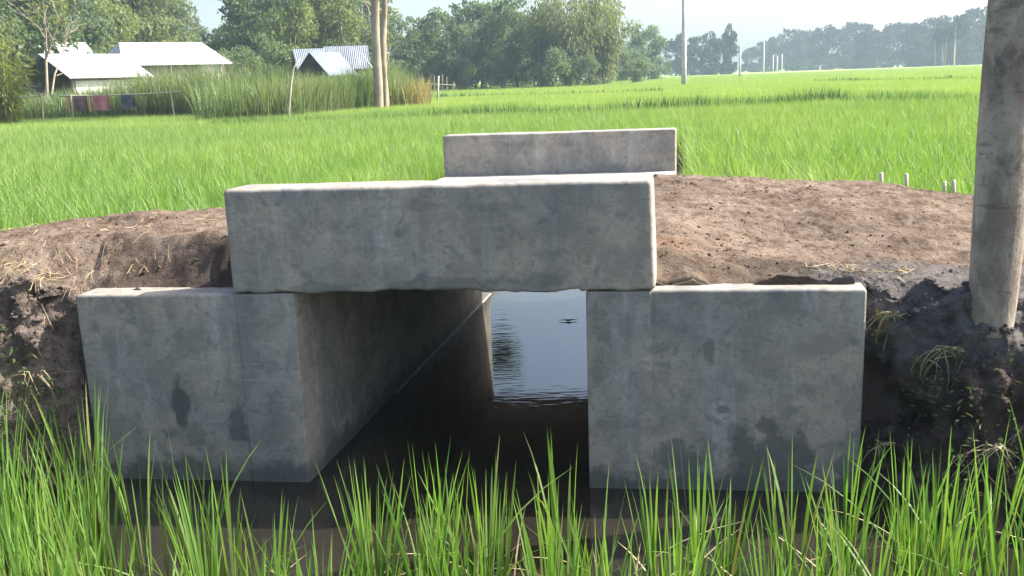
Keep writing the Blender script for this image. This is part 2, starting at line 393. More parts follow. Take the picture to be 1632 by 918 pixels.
# ------------------------------------------------------------------ terrain
FIELD_Z = .42
def ground(x, y):
    x = np.asarray(x, float); y = np.asarray(y, float); u, v = uv(x, y)
    yw = CY + math.tan(PSI) * (x - CX)
    foot = np.interp(x, [-9, -2.8, -2.1, -1.88, -1.80, 1.29, 1.34, 1.42, 1.56, 2.2, 3, 9], [3.25, 3.4, 3.5, 3.74, 3.87, 3.46, 3.42, 3.24, 3.02, 2.86, 2.9, 3.0])
    edge = np.interp(x, [-9, -2.5, -1.95, -1.80, 1.29, 1.36, 1.5, 1.62, 2.1, 2.4, 9], [3.7, 3.78, 3.9, 3.96, 3.55, 3.55, 3.49, 3.40, 3.36, 3.38, 3.5])
    wing = (x > -1.80) & (x < 1.29)
    foot = np.where(wing, yw + .04, foot + .02 * fbm(x, 0, 0, 3.0, 4, 5)); edge = np.where(wing, yw + .09, edge + .02 * fbm(x, 0, 0, 2.6, 4, 9))
    edge = np.maximum(edge, foot + .05)
    ze = np.interp(x, [-9, -2.3, -1.8, -1.2, .6, 1.3, 1.6, 1.9, 2.5, 9], [.84, .86, .80, .79, .79, .79, .77, .72, .70, .72])
    zp = np.interp(x, [-9, -2.5, -2.0, -1.55, -1.15, .6, 1.1, 1.75, 2.3, 2.8, 3.1, 9], [.90, .935, .965, .985, 1.0, .95, .945, .91, .875, .80, .75, .72])
    rampw = np.interp(x, [-9, -2.2, -1.5, -1.1, .55, .9, 1.6, 9], [.6, .5, .28, .16, 1.9, 2.0, 2.1, 2.1])
    t = np.clip((y - foot) / (edge - foot), 0, 1)
    z = -.16 + (ze + .16) * (1 - (1 - t) ** 1.35)
    z = np.where(y > edge, ze + (zp - ze) * sst((y - edge) / rampw), z)
    top = sst((y - edge) / .1)
    z = z + top * (.022 * fbm(x, y, 0, 1.4, 3, 3) + .009 * fbm(x * .6, y * 1.8, 0, 6, 4, 11))
    near_deck = np.exp(-((u - BL - BW) / .30) ** 2) * sst((v - .02) / .22) * (u > BL + BW - .1)
    z = z + near_deck * np.maximum(0, .932 - z)
    yf = np.interp(x, [-9, -2.6, -1.5, -1, 0, 1.1, 2.7, 5, 9], [4.65, 4.8, 5.15, 5.8, 6.3, 6.2, 5.72, 5.5, 5.5]) + .06 * fbm(x, 0, 0, 1.7, 3, 21)
    e = sst((y - yf) / .6); z = z * (1 - e) + FIELD_Z * e
    face = (1 - top) * sst((y - foot + .05) / .1)
    z = z + face * .07 * fbm(x, y, z, 5, 4, 31)
    # the canal
    c = np.abs(u - .578)
    inside = (c < .70) & (v > -.1) & (v < LEN - .05)
    z = np.where(inside, -.2, z)
    out = v >= LEN - .05
    zc = np.where(c < .75, -.2, np.minimum(z, -.2 + (FIELD_Z + .2) * sst((c - .75) / .2)))
    fadeend = sst((y - 13.0) / .8)
    z = np.where(out, zc * (1 - fadeend) + z * fadeend, z)
    return z
xs = np.unique(np.concatenate([np.linspace(-9, -3.6, 36), np.arange(-3.6, -2.5, .021), np.arange(-2.5, -1.7, .012), np.arange(-1.7, 1.25, .021), np.arange(1.25, 2.3, .012), np.arange(2.3, 3.6, .021), np.linspace(3.6, 9, 36)]))
# rows follow the cut face, so that it is as finely meshed as the top
yw0 = CY + math.tan(PSI) * (xs - CX); wing0 = (xs > -1.80) & (xs < 1.29)
f0 = np.where(wing0, yw0 + .03, np.interp(xs, [-9, -2.8, -2.1, -1.88, -1.80, 1.29, 1.34, 1.42, 1.56, 2.2, 3, 9], [3.25, 3.4, 3.5, 3.74, 3.87, 3.46, 3.42, 3.24, 3.02, 2.86, 2.9, 3.0]) - .03)
e0 = np.where(wing0, yw0 + .10, np.interp(xs, [-9, -2.5, -1.95, -1.80, 1.29, 1.36, 1.5, 1.62, 2.1, 2.4, 9], [3.7, 3.78, 3.9, 3.96, 3.55, 3.55, 3.49, 3.40, 3.36, 3.38, 3.5]) + .03)
nf = 100
rows = [1.6 + (f0 - 1.6) * t for t in np.linspace(0, 1, 14)[:-1]] + [f0 + (e0 - f0) * (t ** 1.25) for t in np.linspace(0, 1, nf)[:-1]] + [e0 + (6.9 - e0) * t for t in np.linspace(0, 1, 160)[:-1]] + [6.9 + (14 - 6.9) * t + 0 * e0 for t in np.linspace(0, 1, 60)]
Y = np.stack(rows); X = np.broadcast_to(xs, Y.shape).copy(); Z = ground(X, Y)
def grad(A, ax): return np.gradient(A, axis=ax)
Pg = np.stack([X, Y, Z], -1); Nn = np.cross(grad(Pg, 1), grad(Pg, 0)); Nn /= np.linalg.norm(Nn, axis=2)[..., None] + 1e-9
fr = np.zeros(len(rows)); fr[13:13 + nf] = 1; 
for _ in range(6): fr = np.convolve(fr, [.25, .5, .25], 'same')
side = sst((-1.80 - X) / .10) + sst((X - 1.29) / .10)
k_ = fr[:, None] * side * sst((Z + .16) / .1)
D = k_ * (.075 * fbm(X, Y * 1.0, Z, 3.2, 4, 41) + .045 * np.abs(fbm(X, Y, Z * 1.3, 7, 3, 42)) + .022 * fbm(X, Y, Z, 17, 4, 43) + .016 * np.abs(fbm(X, Y, Z, 34, 2, 44)) - .03)
tm_ = (1 - fr[:, None]) * sst((Z - .45) / .1)
D = D + tm_ * (.007 * fbm(X, Y, 0, 34, 3, 51) + .016 * np.maximum(0, fbm(X * .45, Y * 1.7, 0, 7, 3, 53) - .25) + .012 * np.maximum(0, vnoise(X * 26, Y * 31, 0, 54) - .45))
Xd, Yd, Zd = X + Nn[..., 0] * D, Y + Nn[..., 1] * D, Z + Nn[..., 2] * D
mb = MB(); ny, nx = X.shape
idx = np.arange(nx * ny).reshape(ny, nx)
mb.add(np.stack([Xd, Yd, Zd], -1).reshape(-1, 3), np.stack([idx[:-1, :-1], idx[:-1, 1:], idx[1:, 1:], idx[1:, :-1]], -1).reshape(-1, 4))
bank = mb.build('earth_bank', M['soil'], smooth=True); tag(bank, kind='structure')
# wide field sheet (with the far, untouched part of the paddies in it), four sheets round the worked area
mb = MB(); S = 690.0
def quad(x0, x1, y0, y1, z): mb.add([(x0, y0, z), (x1, y0, z), (x1, y1, z), (x0, y1, z)], [(0, 1, 2, 3)])
quad(-S, S, 14, 210, FIELD_Z); quad(-S, -9, -80, 14, FIELD_Z); quad(9, S, -80, 14, FIELD_Z)
tag(mb.build('ground', M['paddy']), kind='structure')
mb = MB(); quad(-S, S, 210, S, FIELD_Z + .36); tag(mb.build('far_field', M['field']), kind='structure')
mb = MB(); quad(-9, 9, -80, 1.6, -.16); tag(mb.build('canal_bed', M['paddy']), kind='structure')
mb = MB(); g = np.linspace(0, 1, 2); quad(-9, 9, -80, 13.9, 0.0)
tag(mb.build('water', M['water']), kind='structure')

# ------------------------------------------------------------------ culvert
def loft(axis, a0, a1, b0, b1, c0, c1, r=.012, n=40, fn=None, amp=.0015, seed=0):
    """rounded block along an axis ('u' or 'v'); b,c: the other horizontal axis and z"""
    cs = 3; ring = []
    nb, nc = 6, 4
    corners = [(b1 - r, c1 - r, 0), (b0 + r, c1 - r, 90), (b0 + r, c0 + r, 180), (b1 - r, c0 + r, 270)]
    for (cb, cc, a) in corners:
        for k in range(cs + 1):
            th = R(a + 90 * k / cs); ring.append((cb, cc, math.cos(th), math.sin(th)))
    ts = list(np.linspace(a0 + r, a1 - r, n)); secs = [(a0 + r * (1 - math.sin(R(q))), 1 - math.cos(R(q)) , ) for q in (0, 30, 60)]
    secs = [(a0 + r * (1 - math.sin(R(q))), r * (1 - math.cos(R(q)))) for q in (0, 30, 60)]
    secs = [(a0 + r * (1 - math.cos(R(q))), r * (1 - math.sin(R(q)))) for q in (0, 30, 60)] + [(t, 0.0) for t in ts] + [(a1 - r * (1 - math.cos(R(q))), r * (1 - math.sin(R(q)))) for q in (60, 30, 0)]
    V = []
    for t, ins in secs:
        for (cb, cc, dx, dy) in ring:
            rr = r - ins
            b, c = cb + dx * rr, cc + dy * rr
            V.append((t, b, c))
    V = np.array(V)
    nz = fbm(V[:, 0], V[:, 1], V[:, 2], 9, 3, seed); nz2 = fbm(V[:, 0], V[:, 1], V[:, 2], 9, 3, seed + 5)
    V[:, 1] += nz * amp; V[:, 2] += nz2 * amp
    if fn: V = fn(V)
    if axis == 'v': V = V[:, [1, 0, 2]]
    V[:, 0] += SK * V[:, 1]
    m = len(ring); F = []
    for i in range(len(secs) - 1):
        for k in range(m):
            k2 = (k + 1) % m; q = (i * m + k, i * m + k2, (i + 1) * m + k2, (i + 1) * m + k)
            F.append(q if axis == 'u' else q[::-1])
    A = tuple(range(m)); B = tuple((len(secs) - 1) * m + k for k in range(m))
    F += [A[::-1], B] if axis == 'u' else [A, B[::-1]]
    return V, F
culvert = empty('culvert', (CX, CY, 0), PSI, 'grey concrete box culvert with parapets and wing walls, dark water running through it', 'culvert')
def cpart(name, mat, *a, **k):
    mb = MB(); mb.add(*loft(*a, **k)); o = mb.build(name, mat, culvert, smooth=True)
    wn = o.modifiers.new('wn', 'WEIGHTED_NORMAL'); wn.keep_sharp = True
    return o
def beam_fn(V):
    low = V[:, 2] < HW + .03; u = V[:, 0]
    drop = np.where((u > .03) & (u < WO - .02), .006 + .007 * fbm(u, 0, 0, 5, 2, 61) + .003 * fbm(u, 0, 0, 26, 2, 63), .0035 + .004 * fbm(u, 0, 0, 16, 3, 65))
    V[:, 2] = np.where(low, V[:, 2] + drop - .004, V[:, 2])
    # slight bulge of hand-plastered faces
    V[:, 1] += .002 * fbm(u, V[:, 2], 0, 3, 2, 67)
    # right lower corner kicks out a little
    V[:, 0] += np.where(low & (u > BL + BW - .02), .012, 0)
    return V
cpart('parapet', M['conc2'], 'u', BL, BL + BW, -.008, .20, HW - .001, HB, r=.016, n=150, fn=beam_fn, amp=.0018)
cpart('parapet', M['conc2'], 'u', BL - .005, BL + BW, LEN - .19, LEN + .008, HW, HB - .0, r=.012, n=40, amp=.002, seed=4)
cpart('deck_slab', M['conc3'], 'u', BL + .004, BL + BW - .004, .203, LEN - .193, HW + .004, DT, r=.008, n=20, seed=8)
cpart('abutment', M['conc'], 'v', -.004, LEN + .003, BL + .002, 0, -.35, HW - .005, r=.008, n=50, amp=.0018, seed=12)
cpart('abutment', M['conc'], 'v', -.004, LEN + .003, WO, BL + BW - .002, -.35, HW - .005, r=.008, n=50, amp=.0018, seed=14)
cpart('wing_wall', M['conc'], 'u', WL, BL + .08, 0, .15, -.35, HW - .004, r=.013, n=40, amp=.0018, seed=16)
cpart('wing_wall', M['conc'], 'u', BL + BW - .08, WR, 0, .15, -.35, HW - .004, r=.013, n=40, amp=.0018, seed=18)
cpart('wing_wall', M['conc'], 'u', WL, BL - .001, LEN - .15, LEN, -.35, HW, r=.013, n=20, amp=.0018, seed=20)
cpart('wing_wall', M['conc'], 'u', BL + BW + .001, WR, LEN - .15, LEN, -.35, HW, r=.013, n=20, amp=.0018, seed=22)
cpart('footing_ledge', M['conc3'], 'v', 1.15, LEN + .02, -.01, .009, -.2, .004, r=.003, n=80, amp=.002, seed=24)

# ------------------------------------------------------------------ clods, straw
def lumps(name, P, S_, mat, kind='stuff', label=None, cat=None):
    base = np.array([(math.cos(a) * math.cos(b), math.sin(a) * math.cos(b), math.sin(b)) for b in (-.9, -.1, .7) for a in np.arange(6) * math.pi / 3 + b] + [(0, 0, 1)])
    F = [(i * 6 + k, i * 6 + (k + 1) % 6, (i + 1) * 6 + (k + 1) % 6, (i + 1) * 6 + k) for i in range(2) for k in range(6)] + [(12 + k, 12 + (k + 1) % 6, 18) for k in range(6)]
    mb = MB()
    for p, s in zip(P, S_):
        V = base * (1 + .35 * rng.uniform(-1, 1, (19, 1))) * s * np.array([rng.uniform(.7, 1.4), rng.uniform(.7, 1.3), rng.uniform(.5, .9)])
        a = rng.uniform(0, 6.28); c, s2 = math.cos(a), math.sin(a)
        V = V @ np.array([[c, s2, 0], [-s2, c, 0], [0, 0, 1]]) + p
        mb.add(V, F)
    return tag(mb.build(name, mat), label, cat, kind=kind)
P = []; SS = []
def in_soil(x, y):
    u, v = uv(x, y)
    return not (BL - .01 < u < BL + BW + .01 and v > -.1) and not (WL < u < WR and v < .17)
tries = 0
while len(P) < 6500 and tries < 60000:
    tries += 1
    x = rng.uniform(-4, 4); y = rng.uniform(3.3, 6.3)
    if not in_soil(x, y): continue
    z = float(ground(x, y))
    if z < .6: continue
    near = math.exp(-abs(x - .75) * 1.5) if x > 0 else .2
    if rng.uniform() > .45 + near: continue
    P.append((x, y, z + .001)); SS.append(min(.011, .002 + rng.exponential(.0018)))
while len(P) < 9200:
    if rng.uniform() < .35: x = rng.uniform(-2.6, -1.86)
    else: x = rng.uniform(1.34, 2.3)
    i = int(np.argmin(abs(xs - x))); j = int(rng.integers(14, 13 + nf)); 
    if Zd[j, i] < .0: continue
    P.append((Xd[j, i], Yd[j, i] + .001, Zd[j, i])); SS.append(min(.022, .003 + rng.exponential(.004)))
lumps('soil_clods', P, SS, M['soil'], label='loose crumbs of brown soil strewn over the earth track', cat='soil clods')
mb = MB()
def straws(n, fx, fy, lmin, lmax, lift=.004):
    for i in range(n):
        x, y = fx(), fy()
        if not in_soil(x, y): continue
        z = float(ground(x, y)) + lift
        a = rng.uniform(0, 6.28); L = rng.uniform(lmin, lmax); k = rng.uniform(-.4, .4)
        pts = []
        for t in (0, .35, .7, 1):
            aa = a + k * t; px, py = x + math.cos(aa) * L * t, y + math.sin(aa) * L * t
            pz = max(float(ground(px, py)), z - .03) if (in_soil(px, py)) else z
            pts.append((px, py, pz + lift + rng.uniform(0, .016)))
        mb.tube(pts, [.0011, .0016, .0012, .0006], 3, cap=False)
straws(170, lambda: rng.normal(-1.9, .24), lambda: rng.normal(3.98, .07), .03, .11, .004)
straws(70, lambda: rng.uniform(-3, -1.3), lambda: rng.uniform(4.0, 4.9), .03, .09)
straws(60, lambda: rng.normal(1.35, .12), lambda: rng.normal(3.7, .07), .04, .16, .008)
straws(70, lambda: rng.uniform(.7, 3), lambda: rng.uniform(3.8, 5.6), .02, .07)
tag(mb.build('straw_litter', M['straw']), 'dry straw and grass roots scattered along the edge of the earth track', 'straw', kind='stuff')

# ------------------------------------------------------------------ rice field (instanced tufts and plots: nobody could count it)
def tuft(mb, cx, cy, n, h, wd, spread=.03, seg=3, z=0.0, leanmax=.35):
    a = rng.uniform(0, 6.28, n); r = rng.uniform(0, spread, n)
    base = np.stack([cx + r * np.cos(a), cy + r * np.sin(a), np.full(n, z)], 1)
    hh = h * rng.uniform(.65, 1.08, n); lean = rng.uniform(.02, leanmax, n)
    mb.blades(base, hh, wd * rng.uniform(.7, 1.25, n), lean, rng.uniform(0, .35, n), a + rng.normal(0, .5, n), seg, rng.uniform(-1.2, 1.2, n))
protos = []
for k in range(6):
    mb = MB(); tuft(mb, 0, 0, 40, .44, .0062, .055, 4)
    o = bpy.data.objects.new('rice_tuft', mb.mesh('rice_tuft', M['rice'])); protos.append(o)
for k in range(3):      # 2 m plots
    mb = MB()
    for i in range(11):
        for j in range(11):
            tuft(mb, -1 + .182 * (i + .5) + rng.normal(0, .03), -1 + .182 * (j + .5) + rng.normal(0, .03), 20, .44 + rng.normal(0, .02), .0095, .06, 2)
    protos.append(bpy.data.objects.new('rice_plot', mb.mesh('rice_plot', M['rice'])))
for k in range(2):      # 8 m plots for the distance
    mb = MB()
    for i in range(30):
        for j in range(30):
            tuft(mb, -4 + 8 / 30 * (i + .5) + rng.normal(0, .08), -4 + 8 / 30 * (j + .5) + rng.normal(0, .08), 9, .44 + rng.normal(0, .03), .05, .13, 2)
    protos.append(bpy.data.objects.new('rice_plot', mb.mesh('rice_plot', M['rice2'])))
for k in range(2):      # paler 2 m plots further out
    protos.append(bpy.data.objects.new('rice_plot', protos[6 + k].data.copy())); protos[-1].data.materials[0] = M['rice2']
pts, var, rot, scl = [], [], [], []
def field_ok(x, y):
    u, v = uv(x, y)
    if y < 14 and v > 0 and abs(u - .578) < (.86 if u > .578 else 1.5) and y < 13.2: return False
    if BL - .05 < u < BL + BW + .05 and v < LEN + .05: return False
    if WL < u < WR and LEN - .2 < v < LEN + .05: return False
    return True
yy = 4.9
while yy < 14.4:
    hw = 2.2 + yy * .72
    for xx in np.arange(-hw, hw, .165):
        x = xx + rng.normal(0, .035); y = yy + rng.normal(0, .035)
        if not field_ok(x, y): continue
        z = float(ground(x, y)) if (abs(x) < 8.9 and y < 13.9) else FIELD_Z
        if z > FIELD_Z + .16 or z < FIELD_Z - .12: continue
        pts.append((x, y, z)); var.append(int(rng.integers(0, 6))); rot.append(rng.uniform(0, 6.28)); scl.append(rng.uniform(.86, 1.14) * (1 + .09 * float(fbm(x, y, 0, .5, 2, 71))))
    yy += .165
for iy in range(0, 33):
    y = 15.4 + iy * 2.0; hw = y * .62 + 4
    for x in np.arange(-hw, hw, 2.0):
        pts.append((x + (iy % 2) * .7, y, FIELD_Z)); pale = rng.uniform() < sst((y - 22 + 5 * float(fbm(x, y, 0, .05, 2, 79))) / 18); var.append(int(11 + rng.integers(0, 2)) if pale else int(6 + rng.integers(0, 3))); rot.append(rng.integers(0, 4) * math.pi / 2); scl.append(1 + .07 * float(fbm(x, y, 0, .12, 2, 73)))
for iy in range(0, 17):
    y = 84.0 + iy * 8.0; hw = y * .62 + 8
    for x in np.arange(-hw, hw, 8.0):
        pts.append((x, y, FIELD_Z - .02)); var.append(int(9 + rng.integers(0, 2))); rot.append(rng.integers(0, 4) * math.pi / 2); scl.append(1.0 + .05 * float(fbm(x, y, 0, .05, 2, 75)))
me = bpy.data.meshes.new('rice_field'); me.from_pydata(pts, [], [])
for nme, typ, dat in (('variant', 'INT', var), ('rot', 'FLOAT', rot), ('scl', 'FLOAT', scl)):
    a = me.attributes.new(nme, typ, 'POINT'); a.data.foreach_set('value', dat)
rice = bpy.data.objects.new('rice_field', me); COL.objects.link(rice)
tag(rice, 'bright green rice crop covering the field behind the earth track', 'rice field', kind='stuff')
ng = bpy.data.node_groups.new('rice', 'GeometryNodeTree')
ng.interface.new_socket('Geometry', in_out='INPUT', socket_type='NodeSocketGeometry'); ng.interface.new_socket('Geometry', in_out='OUTPUT', socket_type='NodeSocketGeometry')
N = ng.nodes; L = ng.links; gi = N.new('NodeGroupInput'); go = N.new('NodeGroupOutput'); jn = N.new('GeometryNodeJoinGeometry')
def named(nm, ty):
    x = N.new('GeometryNodeInputNamedAttribute'); x.data_type = ty; x.inputs[0].default_value = nm; return [o for o in x.outputs if o.enabled][0]
va, ra, sa = named('variant', 'INT'), named('rot', 'FLOAT'), named('scl', 'FLOAT')
cx = N.new('ShaderNodeCombineXYZ'); L.new(ra, cx.inputs[2])
for i, o in enumerate(protos):
    oi = N.new('GeometryNodeObjectInfo'); oi.inputs['Object'].default_value = o; oi.inputs['As Instance'].default_value = True
    cmpn = N.new('FunctionNodeCompare'); cmpn.data_type = 'INT'; cmpn.operation = 'EQUAL'
    ii = [s for s in cmpn.inputs if s.enabled]; L.new(va, ii[0]); ii[1].default_value = i
    ip = N.new('GeometryNodeInstanceOnPoints'); L.new(gi.outputs[0], ip.inputs['Points']); L.new(cmpn.outputs[0], ip.inputs['Selection'])
    L.new(oi.outputs['Geometry'], ip.inputs['Instance']); L.new(cx.outputs[0], ip.inputs['Rotation']); L.new(sa, ip.inputs['Scale']); L.new(ip.outputs[0], jn.inputs[0])
L.new(jn.outputs[0], go.inputs[0])
md = rice.modifiers.new('scatter', 'NODES'); md.node_group = ng

# ------------------------------------------------------------------ foreground rice
mb = MB()
def fg(x0, x1, y0, y1, step, n, h, dens=1.0):
    for yy in np.arange(y0, y1, step):
        for xx in np.arange(x0, x1, step):
            if rng.uniform() > dens: continue
            x = xx + rng.normal(0, .05); y = yy + rng.normal(0, .05)
            k = int(n * rng.uniform(.6, 1.3)); a = rng.uniform(0, 6.28, k); r = rng.uniform(0, .035, k)
            base = np.stack([x + r * np.cos(a), y + r * np.sin(a), np.full(k, -.03)], 1)
            hh = h * rng.uniform(.5, 1.12, k) * rng.uniform(.85, 1.1)
            cv = rng.uniform(0, .10, k) + (rng.uniform(0, 1, k) > .93) * rng.uniform(.2, .6, k)
            mb.blades(base, hh, rng.uniform(.005, .0118, k), rng.uniform(.0, .2, k), cv, a + rng.normal(0, .5, k), 7, rng.uniform(-1.3, 1.3, k))
fg(-1.75, 1.8, 2.15, 2.75, .18, 26, .56, .85)
fg(-1.95, 1.95, 1.8, 2.2, .13, 34, .45, 1.0)
fg(-2.6, 2.4, 1.3, 1.85, .17, 28, .47, 1.0)
fg(-2.3, -1.3, 2.2, 3.25, .16, 22, .66, .9)
fg(-1.35, -1.0, 2.4, 2.9, .2, 12, .6, .8)
fg(-.95, .9, 2.75, 2.95, .22, 6, .42, .5)
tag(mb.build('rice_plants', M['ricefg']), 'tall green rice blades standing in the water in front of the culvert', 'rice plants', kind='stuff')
mb = MB()      # dead straw blades between the clumps
n = 150; base = np.stack([rng.uniform(-1.9, 1.8, n), rng.uniform(2.2, 2.9, n), np.full(n, -.02)], 1)
mb.blades(base, rng.uniform(.08, .28, n), np.full(n, .006), rng.uniform(.3, 1.2, n), rng.uniform(.2, 1.0, n), rng.uniform(0, 6.28, n), 5)
tag(mb.build('dead_rice_leaves', M['straw']), 'dry straw coloured rice leaves bent over the muddy water', 'dead leaves', kind='stuff')

# ------------------------------------------------------------------ right-hand tree and neighbours
def crown_broad(rx, rz, cz, nb, nl, L_, W_, seed, mb, droop=0.0, blob=.34):
    g = np.random.default_rng(seed); cs = []
    for i in range(nb):
        d = g.normal(size=3); d /= np.linalg.norm(d); rr = g.uniform(.25, .85) ** .6
        c = np.array([d[0] * rx * rr, d[1] * rx * rr, cz + d[2] * rz * rr]); br = rx * blob * g.uniform(.55, 1.15); cs.append((c, br))
        m = int(nl / nb * (br / (rx * blob)) ** 2); dd = g.normal(size=(m, 3)); dd[:, 2] += .35; dd /= np.linalg.norm(dd, axis=1)[:, None]
        p = c + dd * br * g.uniform(.45, 1.12, (m, 1)) * np.array([1, 1, .72])
        nz = vnoise(p[:, 0] * 1.4 / br * .8, p[:, 1] * 1.4 / br * .8, p[:, 2] * 1.4 / br * .8, seed); p = p[nz > -.35]; dd = dd[nz > -.35]
        ax = dd * .4 + g.normal(size=dd.shape) * .7; ax[:, 2] -= droop
        mb.leaves(p, ax, L_ * g.uniform(.6, 1.4, len(p)), W_ * g.uniform(.6, 1.3, len(p)))
    return cs
def limbs(mb, h0, r0, cs, seed, lean=(0, 0), k=7, seg=6):
    g = np.random.default_rng(seed); top = np.array([lean[0], lean[1], h0])
    zs = np.linspace(-.3, 1, 7); pts = [np.array([lean[0] * max(t, 0) ** 1.5, lean[1] * max(t, 0) ** 1.5, h0 * t if t > 0 else t]) + (g.normal(size=3) * .02 * h0 * (0 < t < 1)) * [1, 1, 0] for t in zs]
    mb.tube(pts, np.linspace(r0 * 1.15, r0 * .6, 7), seg)
    for c, br in cs[:k]:
        s = pts[-1 - int(g.integers(0, 3))]; mid = (s + c) / 2 + g.normal(size=3) * .05 * h0
        mb.tube([s, mid, c], [r0 * .42, r0 * .28, r0 * .1], 5)
TREES = {}
def make_proto(kind, seed):
    """one tree at real size (unit height 10 m): returns (trunk mesh, crown mesh)"""
    g = np.random.default_rng(seed); t, c = MB(), MB()
    if kind == 'broad':
        cs = crown_broad(3.7, 4.0, 6.0, 42, 9500, .34, .24, seed, c); limbs(t, 5.0, .2, cs, seed, k=8); tm, lm = M['barkd'], M['leafA']
        # low skirt of foliage
        crown_broad(3.2, 1.9, 2.0, 16, 3000, .34, .24, seed + 50, c)
    elif kind == 'light':
        cs = crown_broad(2.9, 4.6, 5.4, 40, 8500, .36, .16, seed, c, droop=.5, blob=.36); limbs(t, 5.5, .15, cs, seed, k=9); tm, lm = M['barkp'], M['leafC']
    elif kind == 'slender':
        cs = crown_broad(1.4, 4.2, 5.8, 30, 4200, .32, .14, seed, c, droop=.7, blob=.5); limbs(t, 7.5, .11, cs, seed, k=10); tm, lm = M['barkp'], M['leafB']
    elif kind == 'bamboo':
        for i in range(34):
            a = g.uniform(0, 6.28); r = g.uniform(.1, 1.0); h = g.uniform(6, 10); o_ = g.uniform(1.0, 3.2); dr = np.array([math.cos(a), math.sin(a), 0])
            pts_ = [np.array([0, 0, 0]) + dr * (r + o_ * tt ** 2.2) + np.array([0, 0, h * (tt - .16 * tt ** 3)]) for tt in np.linspace(0, 1, 8)]
            t.tube(pts_, np.linspace(.05, .012, 8), 4, cap=False)
            m = 190; tt = g.uniform(.12, 1, m) ** .8
            P0 = np.stack([dr * (r + o_ * q ** 2.2) + np.array([0, 0, h * (q - .16 * q ** 3)]) for q in tt])
            off = g.normal(size=(m, 3)) * np.array([.42, .42, .3]); off[:, 2] -= .15
            ax = off * .6 + dr * .3; ax[:, 2] -= .7
            c.leaves(P0 + off, ax, .42 * g.uniform(.6, 1.3, m), .15 * g.uniform(.6, 1.3, m))
        tm, lm = M['culm'], M['leafB']
    elif kind == 'far':
        cs = crown_broad(3.4, 4.2, 5.4, 40, 5200, .5, .34, seed, c, blob=.36); limbs(t, 5.0, .16, cs, seed, k=6); tm, lm = M['barkd'], M['leafD']
        crown_broad(4.0, 2.2, 1.6, 20, 2600, .5, .34, seed + 50, c)
    elif kind == 'farstem':
        cs = crown_broad(2.6, 2.9, 7.2, 26, 3000, .45, .26, seed, c, blob=.36)
        for i in range(5):
            x0 = g.uniform(-1.4, 1.4); t.tube([(x0, 0, -.3), (x0 + g.normal() * .2, 0, 3), (x0 + g.normal() * .5, 0, 7)], [.09, .08, .05], 5)
        tm, lm = M['barkp'], M['leafD']
    elif kind == 'bush':
        crown_broad(4.2, 3.6, 3.6, 26, 4000, .55, .3, seed, c, blob=.4); limbs(t, 3, .2, [], seed, k=0); tm, lm = M['barkd'], M['leafA']
    return t.mesh('trunk', tm, True), c.mesh('crown', lm)
def proto(kind, i):
    if (kind, i) not in TREES: TREES[(kind, i)] = make_proto(kind, 100 + 17 * i + hash_kind[kind])
    return TREES[(kind, i)]
hash_kind = dict(broad=1, light=2, slender=3, bamboo=4, far=5, farstem=6, bush=7)
def tree(name, px, Y, toppy, kind, var, wide, label, group, rz=0.0, zb=FIELD_Z):
    b = atY(px, 150, Y); h = atY(px, toppy, Y)[2] - zb; s = h / (10.0 if kind != 'bush' else 7.2)
    e = empty(name, (b[0], Y, zb), rz, label, 'tree' if kind != 'bush' else 'bush', group); e.scale = (s * wide, s * wide, s)
    tm, cm = proto(kind, var)
    for nm, me_ in (('trunk', tm), ('crown', cm)):
        o = bpy.data.objects.new(nm, me_); COL.objects.link(o); o.parent = e
    return e

# near right-hand trunk, cut by the frame
TX, TY, TZ = 1.722, 3.34, .66
t0 = empty('tree', (TX, TY, TZ), 0, 'smooth grey tree trunk standing on the bank right of the culvert', 'tree')
mb = MB(); zz = np.concatenate([[-.6, -.3, -.08, 0, .06, .15, .3], np.linspace(.5, 8.5, 40)])
xo = np.interp(zz, [-.3, 0, .6, 1.4, 3, 8.5], [.02, 0, -.012, .022, .12, .45]); ra_ = np.interp(zz, [-.3, -.05, .1, .4, 1.4, 8.5], [.064, .070, .081, .087, .084, .05])
mb.tube([(a + .007 * math.sin(z * 4), .004 * math.sin(z * 5 + 1), z) for a, z in zip(xo, zz)], ra_, 28, wob=.045, seed=3)
ck = MB(); cs = crown_broad(1.5, 1.3, 0, 16, 2600, .16, .08, 901, ck)
cs = [(c * .9 + np.array([.45, 0, 9.2]), b) for c, b in cs]
for v in ck.v: v += np.array([.45, 0, 9.2])
for c, b in cs[:8]: mb.tube([(.42, 0, 8.0), (c + np.array([.42, 0, 8.2])) / 2, c], [.035, .022, .008], 5)
mb.build('trunk', M['bark'], t0, smooth=True); ck.build('crown', M['leafA'], t0)
# twin pale trunks in the field
def field_trunk(px, py, Y, r, lean, label, seed, crown_at, knob):
    b = atY(px, py, Y); e = empty('tree', (b[0], Y, FIELD_Z), 0, label, 'tree', 'pair of pale trunks in the rice')
    mb = MB(); zz = np.linspace(-.2, 8.5, 26); mb.tube([(lean * z + .05 * math.sin(z * 1.1 + seed), 0, z) for z in zz], np.linspace(r, r * .6, 26), 14, wob=knob, seed=seed)
    ck = MB(); cs = crown_broad(crown_at[3], crown_at[4], 0, 22, 4200, .3, .18, 700 + seed, ck)
    o = np.array(crown_at[:3]); 
    for v in ck.v: v += o
    for c, br in cs[:9]:
        mb.tube([(lean * 7.5, 0, 7.5), (c + o + np.array([lean * 7.5, 0, 7.5])) / 2, c + o], [r * .5, r * .3, r * .12], 5)
    mb.build('trunk', M['barkp'], e, smooth=True); ck.build('crown', M['leafA'], e)
    return e
field_trunk(600, 160, 37, .19, .055, 'pale left trunk of the pair in the rice field behind the culvert', 1, (-.8, 0, 10.6, 2.4, 1.5), .06)
